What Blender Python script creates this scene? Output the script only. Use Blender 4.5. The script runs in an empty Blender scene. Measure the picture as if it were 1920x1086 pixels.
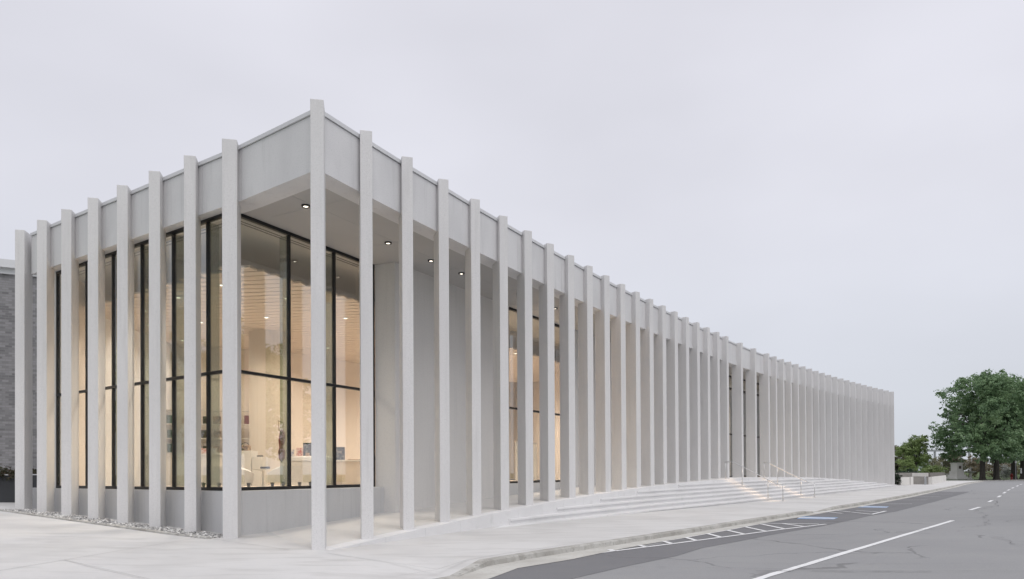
import bpy, math, random
import numpy as np
from mathutils import Vector, Matrix

random.seed(11)
rng = np.random.default_rng(7)
scene = bpy.context.scene
COL = scene.collection
R = math.radians

# ------------------------------------------------------------------ camera
EYE = 1.6
cam_d = bpy.data.cameras.new('camera'); cam = bpy.data.objects.new('camera', cam_d); COL.objects.link(cam)
F_PX, ROLL, PITCH, Y0 = 1368.79, -0.0053648, 0.0081811, 876.217
cam_d.sensor_width = 36.0; cam_d.lens = 36.0 * F_PX / 1920.0
cam_d.shift_y = (Y0 - 543.0) / 1920.0
cam_d.clip_start = 0.1; cam_d.clip_end = 6000.0
def cam_dir(u, v, w):
    c, s = math.cos(ROLL), math.sin(ROLL); x = c*u - s*v; z = s*u + c*v
    c, s = math.cos(PITCH), math.sin(PITCH)
    return Vector((x, c*w - s*z, s*w + c*z))
ax, ay, az = cam_dir(1, 0, 0), cam_dir(0, 1, 0), -cam_dir(0, 0, 1)
cam.matrix_world = Matrix(((ax.x, ay.x, az.x, 0), (ax.y, ay.y, az.y, 0), (ax.z, ay.z, az.z, EYE), (0, 0, 0, 1)))
scene.camera = cam

# ------------------------------------------------------------------ materials
def new_mat(name):
    m = bpy.data.materials.new(name); m.use_nodes = True
    nt = m.node_tree; b = nt.nodes['Principled BSDF']
    return m, nt, b
def N(nt, t, **kw):
    n = nt.nodes.new(t)
    for k, v in kw.items(): setattr(n, k, v)
    return n
def simple(name, col, rough=0.6, metal=0.0, spec=0.5):
    m, nt, b = new_mat(name)
    b.inputs['Base Color'].default_value = (*col, 1); b.inputs['Roughness'].default_value = rough
    b.inputs['Metallic'].default_value = metal; b.inputs['Specular IOR Level'].default_value = spec
    return m
def layered(name, base, layers, rough=0.75, bump=None, spec=0.3, stretch=None):
    """layers: (scale, detail, lo, hi, colour, amount, vector scale) blended over base by a noise mask"""
    m, nt, b = new_mat(name); L = nt.links
    geo = N(nt, 'ShaderNodeNewGeometry')
    last = None
    for (sc, det, lo, hi, col, amt, vs) in layers:
        mp = N(nt, 'ShaderNodeMapping'); mp.inputs['Scale'].default_value = vs
        L.new(geo.outputs['Position'], mp.inputs['Vector'])
        nz = N(nt, 'ShaderNodeTexNoise'); nz.inputs['Scale'].default_value = sc; nz.inputs['Detail'].default_value = det
        L.new(mp.outputs[0], nz.inputs['Vector'])
        mr = N(nt, 'ShaderNodeMapRange'); mr.inputs['From Min'].default_value = lo; mr.inputs['From Max'].default_value = hi
        mr.inputs['To Max'].default_value = amt; L.new(nz.outputs['Fac'], mr.inputs['Value'])
        mx = N(nt, 'ShaderNodeMix', data_type='RGBA')
        L.new(mr.outputs[0], mx.inputs['Factor'])
        if last is None: mx.inputs[6].default_value = (*base, 1)
        else: L.new(last, mx.inputs[6])
        mx.inputs[7].default_value = (*col, 1)
        last = mx.outputs[2]
    L.new(last, b.inputs['Base Color'])
    b.inputs['Roughness'].default_value = rough; b.inputs['Specular IOR Level'].default_value = spec
    if bump:
        nz = N(nt, 'ShaderNodeTexNoise'); nz.inputs['Scale'].default_value = bump[0]; nz.inputs['Detail'].default_value = 6
        L.new(geo.outputs['Position'], nz.inputs['Vector'])
        bp = N(nt, 'ShaderNodeBump'); bp.inputs['Strength'].default_value = bump[1]; bp.inputs['Distance'].default_value = bump[2]
        L.new(nz.outputs['Fac'], bp.inputs['Height']); L.new(bp.outputs[0], b.inputs['Normal'])
    return m
one = (1, 1, 1)
M = {}
M['column'] = layered('column_concrete', (.705, .695, .692), [
    (55, 2, .56, .70, (.46, .46, .465), .5, one), (38, 2, .60, .72, (.82, .82, .82), .4, one), (24, 3, .5, .7, (.63, .62, .615), .5, one),
    (1.1, 4, .45, .75, (.60, .594, .595), .6, (1, 1, .25)), (5, 4, .55, .75, (.585, .575, .57), .5, (1.5, 1.5, .12))], .8, (60, .15, .004))
M['fascia'] = layered('fascia_concrete', (.70, .694, .698), [
    (60, 2, .56, .68, (.46, .46, .47), .45, one), (.9, 5, .45, .75, (.52, .515, .525), .5, (1, 1, .5)),
    (4, 4, .58, .75, (.54, .533, .535), .5, (1.5, 1.5, .1))], .8, (60, .12, .004))
M['wall'] = layered('wall_concrete', (.73, .715, .70), [
    (60, 2, .56, .68, (.43, .425, .42), .4, one), (.8, 5, .45, .75, (.64, .63, .615), .5, (1, 1, .3)),
    (5, 3, .55, .75, (.62, .61, .60), .35, (2, 2, .06))], .8, (40, .12, .004))
M['dado'] = layered('dado_concrete', (.59, .59, .595), [
    (1.2, 5, .42, .72, (.51, .51, .515), .6, (1, 1, .4)), (45, 2, .58, .7, (.40, .40, .40), .35, one),
    (6, 3, .52, .75, (.44, .44, .445), .35, (2, 2, .06))], .8, (40, .1, .004))
M['step'] = layered('step_concrete', (.75, .742, .745), [
    (.6, 5, .45, .75, (.62, .615, .61), .6, one), (60, 2, .58, .7, (.54, .54, .54), .35, one),
    (3, 5, .6, .75, (.58, .57, .56), .4, one)], .8, (50, .1, .003))
M['floor'] = layered('portico_floor_concrete', (.66, .645, .63), [
    (.6, 5, .45, .75, (.58, .565, .55), .6, one), (4, 5, .58, .75, (.55, .53, .51), .35, one)], .75, (50, .1, .003))
M['sidewalk'] = layered('sidewalk_concrete', (.66, .65, .645), [
    (.35, 6, .42, .72, (.54, .53, .522), .85, one), (1.6, 6, .50, .75, (.51, .50, .49), .8, (.45, 1.4, 1)),
    (9, 5, .58, .78, (.50, .49, .475), .5, (.3, 1.5, 1)), (90, 2, .6, .72, (.52, .52, .52), .3, one)], .85, (70, .12, .003))
M['kerb'] = layered('kerb_concrete', (.50, .49, .465), [
    (.9, 6, .42, .68, (.33, .315, .29), .85, one), (3.2, 6, .5, .66, (.30, .285, .26), .7, one), (14, 4, .56, .7, (.24, .23, .215), .6, one)], .9, (30, .3, .006))
M['gutter'] = layered('gutter_concrete', (.58, .57, .54), [
    (1.1, 6, .42, .68, (.42, .40, .37), .7, one), (8, 5, .5, .7, (.45, .43, .40), .5, one), (22, 4, .6, .72, (.3, .29, .27), .4, one)], .9, (30, .25, .005))
def asphalt(name, base, dark, light):
    m = layered(name, base, [(.18, 5, .4, .7, dark, .55, one), (.9, 6, .45, .7, light, .35, (.6, 1.1, 1)), (60, 3, .5, .75, tuple(c*1.5 for c in base), .35, one),
                             (85, 2, .55, .7, tuple(c*.6 for c in base), .4, one)], .85, (90, .25, .004))
    nt = m.node_tree; L = nt.links; b = nt.nodes['Principled BSDF']
    src = b.inputs['Base Color'].links[0].from_socket
    geo = N(nt, 'ShaderNodeNewGeometry')
    nz = N(nt, 'ShaderNodeTexNoise'); nz.inputs['Scale'].default_value = .55; nz.inputs['Detail'].default_value = 5
    L.new(geo.outputs['Position'], nz.inputs['Vector'])
    va = N(nt, 'ShaderNodeVectorMath', operation='MULTIPLY_ADD'); va.inputs[1].default_value = (2.2, 2.2, 0)
    L.new(nz.outputs['Color'], va.inputs[0]); L.new(geo.outputs['Position'], va.inputs[2])
    vo = N(nt, 'ShaderNodeTexVoronoi', feature='DISTANCE_TO_EDGE'); vo.inputs['Scale'].default_value = .17
    L.new(va.outputs[0], vo.inputs['Vector'])
    mr = N(nt, 'ShaderNodeMapRange'); mr.inputs['From Min'].default_value = .004; mr.inputs['From Max'].default_value = .0075
    mr.inputs['To Min'].default_value = 1; mr.inputs['To Max'].default_value = 0; L.new(vo.outputs['Distance'], mr.inputs['Value'])
    n2 = N(nt, 'ShaderNodeTexNoise'); n2.inputs['Scale'].default_value = .30; n2.inputs['Detail'].default_value = 3
    L.new(geo.outputs['Position'], n2.inputs['Vector'])
    m2 = N(nt, 'ShaderNodeMapRange'); m2.inputs['From Min'].default_value = .47; m2.inputs['From Max'].default_value = .56
    m2.inputs['To Max'].default_value = .38; L.new(n2.outputs['Fac'], m2.inputs['Value'])
    mu = N(nt, 'ShaderNodeMath', operation='MULTIPLY'); L.new(mr.outputs[0], mu.inputs[0]); L.new(m2.outputs[0], mu.inputs[1])
    mx = N(nt, 'ShaderNodeMix', data_type='RGBA'); L.new(mu.outputs[0], mx.inputs['Factor']); L.new(src, mx.inputs[6])
    mx.inputs[7].default_value = (.055, .053, .055, 1); L.new(mx.outputs[2], b.inputs['Base Color'])
    return m
M['road'] = asphalt('road_asphalt', (.305, .304, .312), (.26, .26, .268), (.34, .34, .338))
M['patch'] = asphalt('dark_asphalt', (.195, .194, .204), (.175, .174, .184), (.22, .22, .225))
M['crack'] = simple('crack_filler', (.15, .149, .153), .9)
M['joint'] = simple('joint_line_grey', (.42, .415, .41), .9)  # flat grey for the joint strips in soffit and pavement
M['step_joint'] = simple('step_joint_line', (.60, .594, .595), .9)
M['paint'] = layered('white_road_paint', (.82, .82, .83), [(7, 6, .62, .72, (.40, .40, .41), .8, one), (2, 5, .5, .8, (.70, .70, .71), .5, one)], .6)
M['blue_paint'] = layered('blue_road_paint', (.25, .37, .58), [(7, 6, .55, .72, (.22, .24, .30), .8, one)], .6)
M['coping'] = layered('coping_metal', (.66, .665, .68), [(1.3, 3, .4, .7, (.60, .605, .62), .6, one)], .45, None, .5)
M['black'] = simple('black_frame', (.012, .012, .013), .4)
M['steel'] = simple('brushed_steel', (.60, .60, .60), .38, .9)
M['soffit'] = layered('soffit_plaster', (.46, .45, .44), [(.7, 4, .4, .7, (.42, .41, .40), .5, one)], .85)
M['int_wall'] = simple('interior_wall_paint', (.70, .615, .535), .8)
M['int_floor'] = simple('interior_floor', (.62, .52, .42), .35)
M['pillar'] = simple('pillar_plaster', (.60, .52, .43), .75)
M['slat'] = simple('ceiling_slat_timber', (.62, .52, .43), .6)
M['void'] = simple('ceiling_void', (.20, .16, .125), .9)
M['white_fabric'] = layered('white_upholstery', (.62, .59, .55), [(9, 4, .45, .7, (.54, .51, .47), .5, one)], .9)
M['white_lam'] = simple('white_laminate', (.63, .59, .53), .4)
M['dark_leg'] = simple('dark_timber', (.035, .026, .02), .5)
M['navy'] = simple('navy_cloth', (.035, .045, .09), .8)
M['red'] = layered('dark_red_leather', (.16, .022, .022), [(12, 3, .5, .62, (.05, .03, .025), .9, (1, 1, .3))], .45)
M['brown'] = layered('patterned_leather', (.26, .15, .08), [(9, 3, .48, .56, (.05, .03, .02), .9, one), (14, 3, .55, .62, (.55, .42, .28), .8, one)], .5)
M['picture'] = layered('dark_picture', (.03, .03, .03), [(9, 5, .5, .68, (.35, .30, .25), .8, one), (16, 4, .55, .65, (.16, .06, .05), .6, one)], .4)
M['redgift'] = layered('red_patterned_paper', (.62, .5, .45), [(22, 3, .5, .56, (.42, .06, .06), .9, one)], .6)
M['bluegift'] = layered('blue_patterned_paper', (.68, .62, .55), [(20, 3, .5, .56, (.10, .14, .30), .8, one)], .6)
M['greenbook'] = simple('green_cover', (.06, .09, .07), .6); M['tanbook'] = simple('tan_cover', (.35, .22, .13), .6)
M['bottle'] = simple('amber_bottle', (.30, .13, .06), .15)
M['bark'] = layered('tree_bark', (.075, .068, .06), [(3, 5, .45, .65, (.042, .038, .034), .8, (2, 2, .3))], .95, (8, .6, .03))
M['stone'] = layered('weathered_stone', (.36, .34, .315), [(1.2, 5, .4, .7, (.25, .235, .22), .7, one), (7, 4, .5, .7, (.43, .41, .39), .4, one)], .9)
M['darkstone'] = layered('dark_capstone', (.19, .175, .16), [(1.6, 5, .4, .7, (.13, .12, .11), .7, one)], .9)
M['palestone'] = layered('pale_stone', (.70, .68, .65), [(1.0, 5, .45, .7, (.58, .56, .53), .6, one)], .85)
M['planter'] = layered('charcoal_panel', (.055, .057, .062), [(.8, 4, .4, .7, (.042, .044, .048), .7, one)], .55)
M['grass'] = layered('lawn_grass', (.075, .115, .038), [(.25, 5, .4, .7, (.11, .13, .05), .6, one), (3, 5, .45, .7, (.045, .075, .022), .6, one)], .95)
M['galv'] = simple('galvanised_steel', (.42, .43, .44), .5, .6)
M['bridge'] = simple('hazed_bridge_grey', (.33, .345, .37), .7)  # steel grey made paler in the colour to stand in for distance haze
M['hydrant'] = simple('red_hydrant_paint', (.22, .02, .018), .5)
M['bronze'] = simple('bronze_plaque', (.07, .055, .045), .5, .4)
M['signwhite'] = simple('sign_white', (.72, .72, .72), .5)
M['rock'] = None
def gravel_mat():
    m, nt, b = new_mat('gravel_stones'); L = nt.links
    g = N(nt, 'ShaderNodeNewGeometry'); cr = N(nt, 'ShaderNodeValToRGB')
    cr.color_ramp.elements[0].color = (.16, .16, .165, 1); cr.color_ramp.elements[1].color = (.80, .79, .77, 1)
    e = cr.color_ramp.elements.new(.5); e.color = (.44, .43, .42, 1)
    L.new(g.outputs['Random Per Island'], cr.inputs[0]); L.new(cr.outputs[0], b.inputs['Base Color']); b.inputs['Roughness'].default_value = .85
    return m
M['gravel'] = gravel_mat()
def leaf_mat(name, a, bcol, c, scale=.5):
    m, nt, p = new_mat(name); L = nt.links
    g = N(nt, 'ShaderNodeNewGeometry'); cr = N(nt, 'ShaderNodeValToRGB')
    cr.color_ramp.elements[0].color = (*a, 1); cr.color_ramp.elements[1].color = (*c, 1)
    e = cr.color_ramp.elements.new(.5); e.color = (*bcol, 1)
    nz = N(nt, 'ShaderNodeTexNoise'); nz.inputs['Scale'].default_value = scale; nz.inputs['Detail'].default_value = 3
    L.new(g.outputs['Position'], nz.inputs['Vector'])
    mr = N(nt, 'ShaderNodeMapRange'); mr.inputs['From Min'].default_value = .3; mr.inputs['From Max'].default_value = .7; L.new(nz.outputs['Fac'], mr.inputs['Value'])
    mx = N(nt, 'ShaderNodeMix', data_type='FLOAT'); mx.inputs['Factor'].default_value = .5
    L.new(g.outputs['Random Per Island'], mx.inputs[2]); L.new(mr.outputs[0], mx.inputs[3]); L.new(mx.outputs[0], cr.inputs[0])
    L.new(cr.outputs[0], p.inputs['Base Color']); p.inputs['Roughness'].default_value = .5; p.inputs['Specular IOR Level'].default_value = .5
    tr = N(nt, 'ShaderNodeBsdfTranslucent'); L.new(cr.outputs[0], tr.inputs['Color'])
    ms = N(nt, 'ShaderNodeMixShader'); ms.inputs[0].default_value = .4
    out = nt.nodes['Material Output']; L.new(p.outputs[0], ms.inputs[1]); L.new(tr.outputs[0], ms.inputs[2]); L.new(ms.outputs[0], out.inputs[0])
    return m
M['maple'] = leaf_mat('maple_leaves', (.10, .175, .095), (.19, .295, .15), (.285, .40, .20))
M['leaf_light'] = leaf_mat('light_green_leaves', (.15, .22, .075), (.23, .31, .11), (.32, .40, .17))
M['leaf_olive'] = leaf_mat('olive_leaves', (.18, .175, .11), (.24, .235, .14), (.31, .29, .18))
M['leaf_dark'] = leaf_mat('dark_hedge_leaves', (.012, .028, .014), (.02, .042, .02), (.035, .06, .028), 2)
M['leaf_willow'] = leaf_mat('willow_leaves', (.12, .125, .075), (.17, .17, .11), (.23, .22, .15))
M['leaf_dry'] = leaf_mat('dry_grass_leaves', (.16, .135, .085), (.23, .195, .13), (.30, .26, .18))
M['leaf_planter'] = leaf_mat('planter_leaves', (.03, .045, .02), (.07, .065, .035), (.16, .10, .07), 6)
M['flower'] = leaf_mat('white_blossom', (.10, .14, .08), (.45, .46, .43), (.70, .70, .67), 6)
def emit(name, col, s):
    m, nt, b = new_mat(name); b.inputs['Emission Color'].default_value = (*col, 1); b.inputs['Emission Strength'].default_value = s
    b.inputs['Base Color'].default_value = (.8, .8, .8, 1); return m
M['lamp'] = emit('lit_lamp_disc', (1, .90, .76), 4.5); M['led'] = emit('led_strip_glow', (1, .72, .45), 2.0)
def brick_mat():
    m, nt, b = new_mat('grey_brick'); L = nt.links
    tc = N(nt, 'ShaderNodeTexCoord'); sp = N(nt, 'ShaderNodeSeparateXYZ'); L.new(tc.outputs['Object'], sp.inputs[0])
    su = N(nt, 'ShaderNodeMath', operation='ADD'); L.new(sp.outputs[0], su.inputs[0]); L.new(sp.outputs[1], su.inputs[1])
    cb = N(nt, 'ShaderNodeCombineXYZ'); L.new(su.outputs[0], cb.inputs[0]); L.new(sp.outputs[2], cb.inputs[1])
    br = N(nt, 'ShaderNodeTexBrick'); L.new(cb.outputs[0], br.inputs['Vector'])
    br.inputs['Scale'].default_value = 1; br.inputs['Brick Width'].default_value = .34; br.inputs['Row Height'].default_value = .105
    br.inputs['Mortar Size'].default_value = .012; br.inputs['Color1'].default_value = (.27, .265, .275, 1); br.inputs['Color2'].default_value = (.12, .118, .125, 1)
    br.inputs['Mortar'].default_value = (.22, .216, .214, 1); br.inputs['Bias'].default_value = -.2
    L.new(br.outputs['Color'], b.inputs['Base Color']); b.inputs['Roughness'].default_value = .9
    return m
M['brick'] = brick_mat()
def glass_mat():
    m, nt, b = new_mat('window_glass'); nt.nodes.remove(b); L = nt.links
    g = N(nt, 'ShaderNodeNewGeometry'); d = N(nt, 'ShaderNodeVectorMath', operation='DOT_PRODUCT')
    L.new(g.outputs['Normal'], d.inputs[0]); L.new(g.outputs['Incoming'], d.inputs[1])
    a = N(nt, 'ShaderNodeMath', operation='ABSOLUTE'); L.new(d.outputs['Value'], a.inputs[0])
    s = N(nt, 'ShaderNodeMath', operation='SUBTRACT'); s.inputs[0].default_value = 1; L.new(a.outputs[0], s.inputs[1])
    p = N(nt, 'ShaderNodeMath', operation='POWER'); p.inputs[1].default_value = 5; L.new(s.outputs[0], p.inputs[0])
    ma = N(nt, 'ShaderNodeMath', operation='MULTIPLY_ADD'); ma.inputs[1].default_value = .92; ma.inputs[2].default_value = .15; L.new(p.outputs[0], ma.inputs[0])
    t = N(nt, 'ShaderNodeBsdfTransparent'); t.inputs[0].default_value = (.93, .95, .925, 1)
    gl = N(nt, 'ShaderNodeBsdfGlossy'); gl.inputs['Roughness'].default_value = 0.0; gl.inputs['Color'].default_value = (1, 1, 1, 1)
    mx = N(nt, 'ShaderNodeMixShader'); L.new(ma.outputs[0], mx.inputs[0]); L.new(t.outputs[0], mx.inputs[1]); L.new(gl.outputs[0], mx.inputs[2])
    L.new(mx.outputs[0], nt.nodes['Material Output'].inputs[0]); return m
M['glass'] = glass_mat()
def fin_mat():
    m = M['glass'].copy(); m.name = 'green_edge_glass'; nt = m.node_tree
    for n in nt.nodes:
        if n.type == 'BSDF_TRANSPARENT': n.inputs[0].default_value = (.70, .74, .68, 1)
        if n.type == 'MATH' and n.operation == 'MULTIPLY_ADD': n.inputs[2].default_value = .14
    return m
M['fin'] = fin_mat()

# ------------------------------------------------------------------ mesh helpers
class MB:
    def __init__(s): s.v = []; s.f = []
    def add(s, vs, fs):
        o = len(s.v); s.v += [tuple(map(float, a)) for a in vs]; s.f += [tuple(i + o for i in f) for f in fs]; return s
    def hexa(s, b, t):                      # 4 bottom + 4 top points, both anticlockwise from above
        return s.add(list(b) + list(t), [(3, 2, 1, 0), (4, 5, 6, 7), (0, 1, 5, 4), (1, 2, 6, 5), (2, 3, 7, 6), (3, 0, 4, 7)])
    def box(s, c, d, rz=0.0):
        hx, hy, hz = d[0]/2, d[1]/2, d[2]/2; ca, sa = math.cos(rz), math.sin(rz); q = []
        for z in (-hz, hz):
            for x, y in ((-hx, -hy), (hx, -hy), (hx, hy), (-hx, hy)): q.append((c[0] + ca*x - sa*y, c[1] + sa*x + ca*y, c[2] + z))
        return s.hexa(q[:4], q[4:])
    def prism(s, poly, z0, z1):             # poly anticlockwise; z0/z1 numbers or functions of (x, y)
        n = len(poly); g = lambda z, p: z(*p) if callable(z) else z
        vs = [(p[0], p[1], g(z0, p)) for p in poly] + [(p[0], p[1], g(z1, p)) for p in poly]
        return s.add(vs, [tuple(range(n - 1, -1, -1)), tuple(range(n, 2*n))] + [(i, (i+1) % n, n + (i+1) % n, n + i) for i in range(n)])
    def beam(s, a, b, w, h):                # box between two points, w across, h high
        a, b = Vector(a), Vector(b); d = (b - a).normalized()
        u = Vector((0, 0, 1)) if abs(d.z) < .99 else Vector((0, 1, 0))
        sd = d.cross(u).normalized()*w/2; up = sd.cross(d).normalized()*h/2
        q = [a - sd - up, a + sd - up, b + sd - up, b - sd - up]; t = [x + up*2 for x in q]
        return s.hexa(q, t)
    def tube(s, pts, r, n=8, caps=True):
        pts = [Vector(p) for p in pts]; rs = r if isinstance(r, (list, tuple)) else [r]*len(pts); o = len(s.v); ref = None
        for i, p in enumerate(pts):
            d = (pts[min(i+1, len(pts)-1)] - pts[max(i-1, 0)]).normalized()
            if ref is None: ref = Vector((1, 0, 0)) if abs(d.x) < .8 else Vector((0, 1, 0))
            a = d.cross(ref).normalized(); b = d.cross(a).normalized(); ref = -b.cross(d) if False else ref
            for k in range(n):
                t = 2*math.pi*k/n; s.v.append(tuple(p + (a*math.cos(t) + b*math.sin(t))*rs[i]))
        for i in range(len(pts)-1):
            for k in range(n): s.f.append((o+i*n+k, o+i*n+(k+1) % n, o+(i+1)*n+(k+1) % n, o+(i+1)*n+k))
        if caps: s.f.append(tuple(o+k for k in range(n-1, -1, -1))); s.f.append(tuple(o+(len(pts)-1)*n+k for k in range(n)))
        return s
    def lathe(s, c, prof, n=20, cap=True):            # prof: (radius, z)
        o = len(s.v)
        for r, z in prof:
            for k in range(n):
                t = 2*math.pi*k/n; s.v.append((c[0] + r*math.cos(t), c[1] + r*math.sin(t), c[2] + z))
        for i in range(len(prof)-1):
            for k in range(n): s.f.append((o+i*n+k, o+i*n+(k+1) % n, o+(i+1)*n+(k+1) % n, o+(i+1)*n+k))
        if cap: s.f.append(tuple(o+k for k in range(n-1, -1, -1))); s.f.append(tuple(o+(len(prof)-1)*n+k for k in range(n)))
        return s
    def rbox(s, c, d, rz=0, r=.05, seg=4):  # box with rounded vertical corners and softened top
        hx, hy = d[0]/2, d[1]/2; poly = []
        for cx, cy, a0 in ((hx-r, -hy+r, -90), (hx-r, hy-r, 0), (-hx+r, hy-r, 90), (-hx+r, -hy+r, 180)):
            for k in range(seg+1):
                t = R(a0 + 90*k/seg); poly.append((cx + r*math.cos(t), cy + r*math.sin(t)))
        ca, sa = math.cos(rz), math.sin(rz); n = len(poly); o = len(s.v); q = min(r, d[2]/2)*.6
        for z, f in ((-d[2]/2, 1), (d[2]/2 - q, 1), (d[2]/2 - q*.3, 1 - q*.35/max(hx, hy)*1.5), (d[2]/2, 1 - q/max(hx, hy)*1.5)):
            for x, y in poly: s.v.append((c[0] + (ca*x - sa*y)*f, c[1] + (sa*x + ca*y)*f, c[2] + z))
        for i in range(3):
            for k in range(n): s.f.append((o+i*n+k, o+i*n+(k+1) % n, o+(i+1)*n+(k+1) % n, o+(i+1)*n+k))
        s.f.append(tuple(o+k for k in range(n-1, -1, -1))); s.f.append(tuple(o+3*n+k for k in range(n)))
        return s
    def mesh(s, name, mat, off=(0, 0, 0), smooth=False):
        me = bpy.data.meshes.new(name)
        me.from_pydata([(v[0]-off[0], v[1]-off[1], v[2]-off[2]) for v in s.v], [], s.f)
        me.materials.append(mat)
        if smooth: me.polygons.foreach_set('use_smooth', [True]*len(me.polygons))
        me.update(); return me
    def build(s, name, mat, parent=None, smooth=False, loc=None, bevel=0):
        off = Vector((0, 0, 0)); q = parent
        while q is not None: off += q.location; q = q.parent
        if loc is not None: off = Vector(loc) if parent is None else off
        me = s.mesh(name, mat, off, smooth); o = bpy.data.objects.new(name, me); COL.objects.link(o)
        if parent is not None: o.parent = parent
        elif loc is not None: o.location = loc
        if bevel:
            md = o.modifiers.new('bevel', 'BEVEL'); md.width = bevel; md.segments = 2; md.limit_method = 'ANGLE'
        return o
def thing(name, label, cat, loc=(0, 0, 0), group=None):
    o = bpy.data.objects.new(name, None); COL.objects.link(o); o.location = loc; o.empty_display_size = .3
    return tag(o, label, cat, group)
def tag(o, label, cat, group=None):
    o['label'] = label; o['category'] = cat
    if group: o['group'] = group
    return o
def kind(o, k='structure'):
    o['kind'] = k; return o
def lerp(a, b, t): return a + (b - a)*t
def table(x, t):
    if x <= t[0][0]: return t[0][1]
    for (a, b), (c, d) in zip(t, t[1:]):
        if x <= c: return lerp(b, d, (x - a)/(c - a))
    return t[-1][1]

# ------------------------------------------------------------------ plan of the building (metres)
LP = [(-15.89, 23.33), (-14.61, 22.44), (-13.31, 21.55), (-12.01, 20.66), (-10.70, 19.77), (-9.38, 18.86), (-8.06, 17.95), (-6.77, 17.07)]
CORNER_L = (-4.20, 15.27)
RP = [(-3.931, 15.33), (-3.179, 16.749), (-2.435, 18.154), (-1.663, 19.552), (-.881, 20.987), (-.091, 22.38), (.696, 23.756), (1.489, 25.116), (2.309, 26.475),
      (3.130, 27.845), (3.957, 29.218), (4.80, 30.575), (5.645, 31.911), (6.494, 33.25), (7.35, 34.58), (8.208, 35.884), (9.075, 37.20), (9.965, 38.529), (10.87, 39.88),
      (11.775, 41.20), (12.669, 42.50), (14.185, 44.67), (15.70, 46.72), (17.26, 48.756), (18.22, 50.03), (19.19, 51.29), (20.16, 52.47), (21.132, 53.63),
      (22.13, 54.84), (23.13, 56.08), (24.14, 57.30), (25.16, 58.52), (26.19, 59.73), (27.23, 60.94), (28.29, 62.13), (29.35, 63.32), (30.42, 64.50),
      (31.49, 65.68), (32.56, 66.85), (33.64, 68.02), (34.73, 69.18), (35.84, 70.32), (36.95, 71.46), (38.05, 72.61)]
NR = len(RP)
S = [0.0]
for a, b in zip(RP, RP[1:]): S.append(S[-1] + math.hypot(b[0]-a[0], b[1]-a[1]))
TH = {1: 11.5, 2: 14, 3: 16.5, 4: 19, 5: 20.5, 6: 23, 7: 25, 8: 26.5, 9: 28.5, 10: 31, 11: 33, 12: 35, 13: 37.2, 14: 39.3, 15: 41.3, 16: 43.2, 17: 45, 19: 47.6, 21: 49.3, 24: 52.8, 28: 56.2, 31: 59.3, 36: 62, 44: 64.5}
def theta(i): return table(i, sorted(TH.items()))
def curve(s):
    i = 0
    while i < NR-2 and s > S[i+1]: i += 1
    t = (s - S[i])/(S[i+1] - S[i]); a, b = RP[i], RP[i+1]
    return (lerp(a[0], b[0], t), lerp(a[1], b[1], t))
def tang(s):
    a, b = curve(s - 2.0), curve(s + 2.0); l = math.hypot(b[0]-a[0], b[1]-a[1]); return ((b[0]-a[0])/l, (b[1]-a[1])/l)
def off(s, d):                                # d > 0 towards the street
    p, t = curve(s), tang(s); return (p[0] + t[1]*d, p[1] - t[0]*d)
SEND = S[-1] + .35
Z_TOP, Z_CT, Z_CB, Z_FB = EYE + 7.9, 9.45, 9.36, 8.13
FLOOR = [(0, .0), (S[1], .102), (S[2], .205), (S[3], .298), (S[4], .387), (S[5], .472), (S[6], .554), (S[7], .630), (S[8], .700), (S[9], .768), (S[10], .828), (S[11], .886), (S[12], .942),
         (S[13], .988), (S[14], 1.032), (S[15], 1.075), (S[16], 1.112), (S[17], 1.15), (S[18], 1.19), (S[19], 1.24), (S[20], 1.265), (S[21], 1.27), (S[22], 1.255), (S[23], 1.235), (S[25], 1.20),
         (S[27], 1.165), (S[29], 1.11), (S[33], .93), (S[37], .65), (S[41], .33), (S[43], .17), (S[43]+6, .15)]
def zfloor(s): return table(s, FLOOR)
def su(x, y): return max(0.0, min(80.0, (x + 3.93)*.57 + (y - 15.33)*.82))
def gz(x, y):
    dl = (x + 3.93)*-.82 + (y - 15.33)*.575
    return .0025*su(x, y) + (.035*dl if dl > 0 else 0)
def sstep(k, s): return .22 + .17*(k-1) + (.008 if s < 29.5 else .0025)*(s - 29.5)
OFF_P = [(0, .12), (18, .2), (24, .55), (30, 1.0), (40, 1.0), (48, .6), (56, .2), (80, .12)]
OFF_F = [(3.2, .12), (7.4, .57), (10.9, .93), (14.3, 1.28), (18.0, 1.68), (23.6, 2.42), (31, 3.1), (36, 3.22), (41.5, 3.2), (51, 2.95), (58, 2.4), (64, 1.75), (70, 1.0), (76, .14)]

# ------------------------------------------------------------------ the building
BL = thing('exhibition_building', 'long pale concrete building with a curved row of tall fin columns and a glazed corner', 'building', (-4.0, 15.4, 0))
CW, CD = .275, .62
def column_mesh(w, x0):
    mb = MB(); mb.hexa([(x0, 0, -.25), (x0+w, 0, -.25), (x0+w, CD, -.25), (x0, CD, -.25)], [(x0, 0, Z_TOP), (x0+w, 0, Z_TOP), (x0+w, CD, Z_TOP), (x0, CD, Z_TOP)])
    return mb.mesh('column', M['column'])
me_r = column_mesh(CW, -CW); me_l = column_mesh(CW, 0); me_w = column_mesh(.335, 0)
def put_column(me, x, y, th):
    o = bpy.data.objects.new('column', me); COL.objects.link(o); o.parent = BL
    o.location = (x - BL.location.x, y - BL.location.y, 0); o.rotation_euler = (0, 0, R(th))
    md = o.modifiers.new('bevel', 'BEVEL'); md.width = .012; md.segments = 2
for i, (x, y) in enumerate(LP): put_column(me_w if i == 7 else me_l, x, y, 12.5)
for i, (x, y) in enumerate(RP): put_column(me_r, x, y, theta(i+1))

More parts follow.
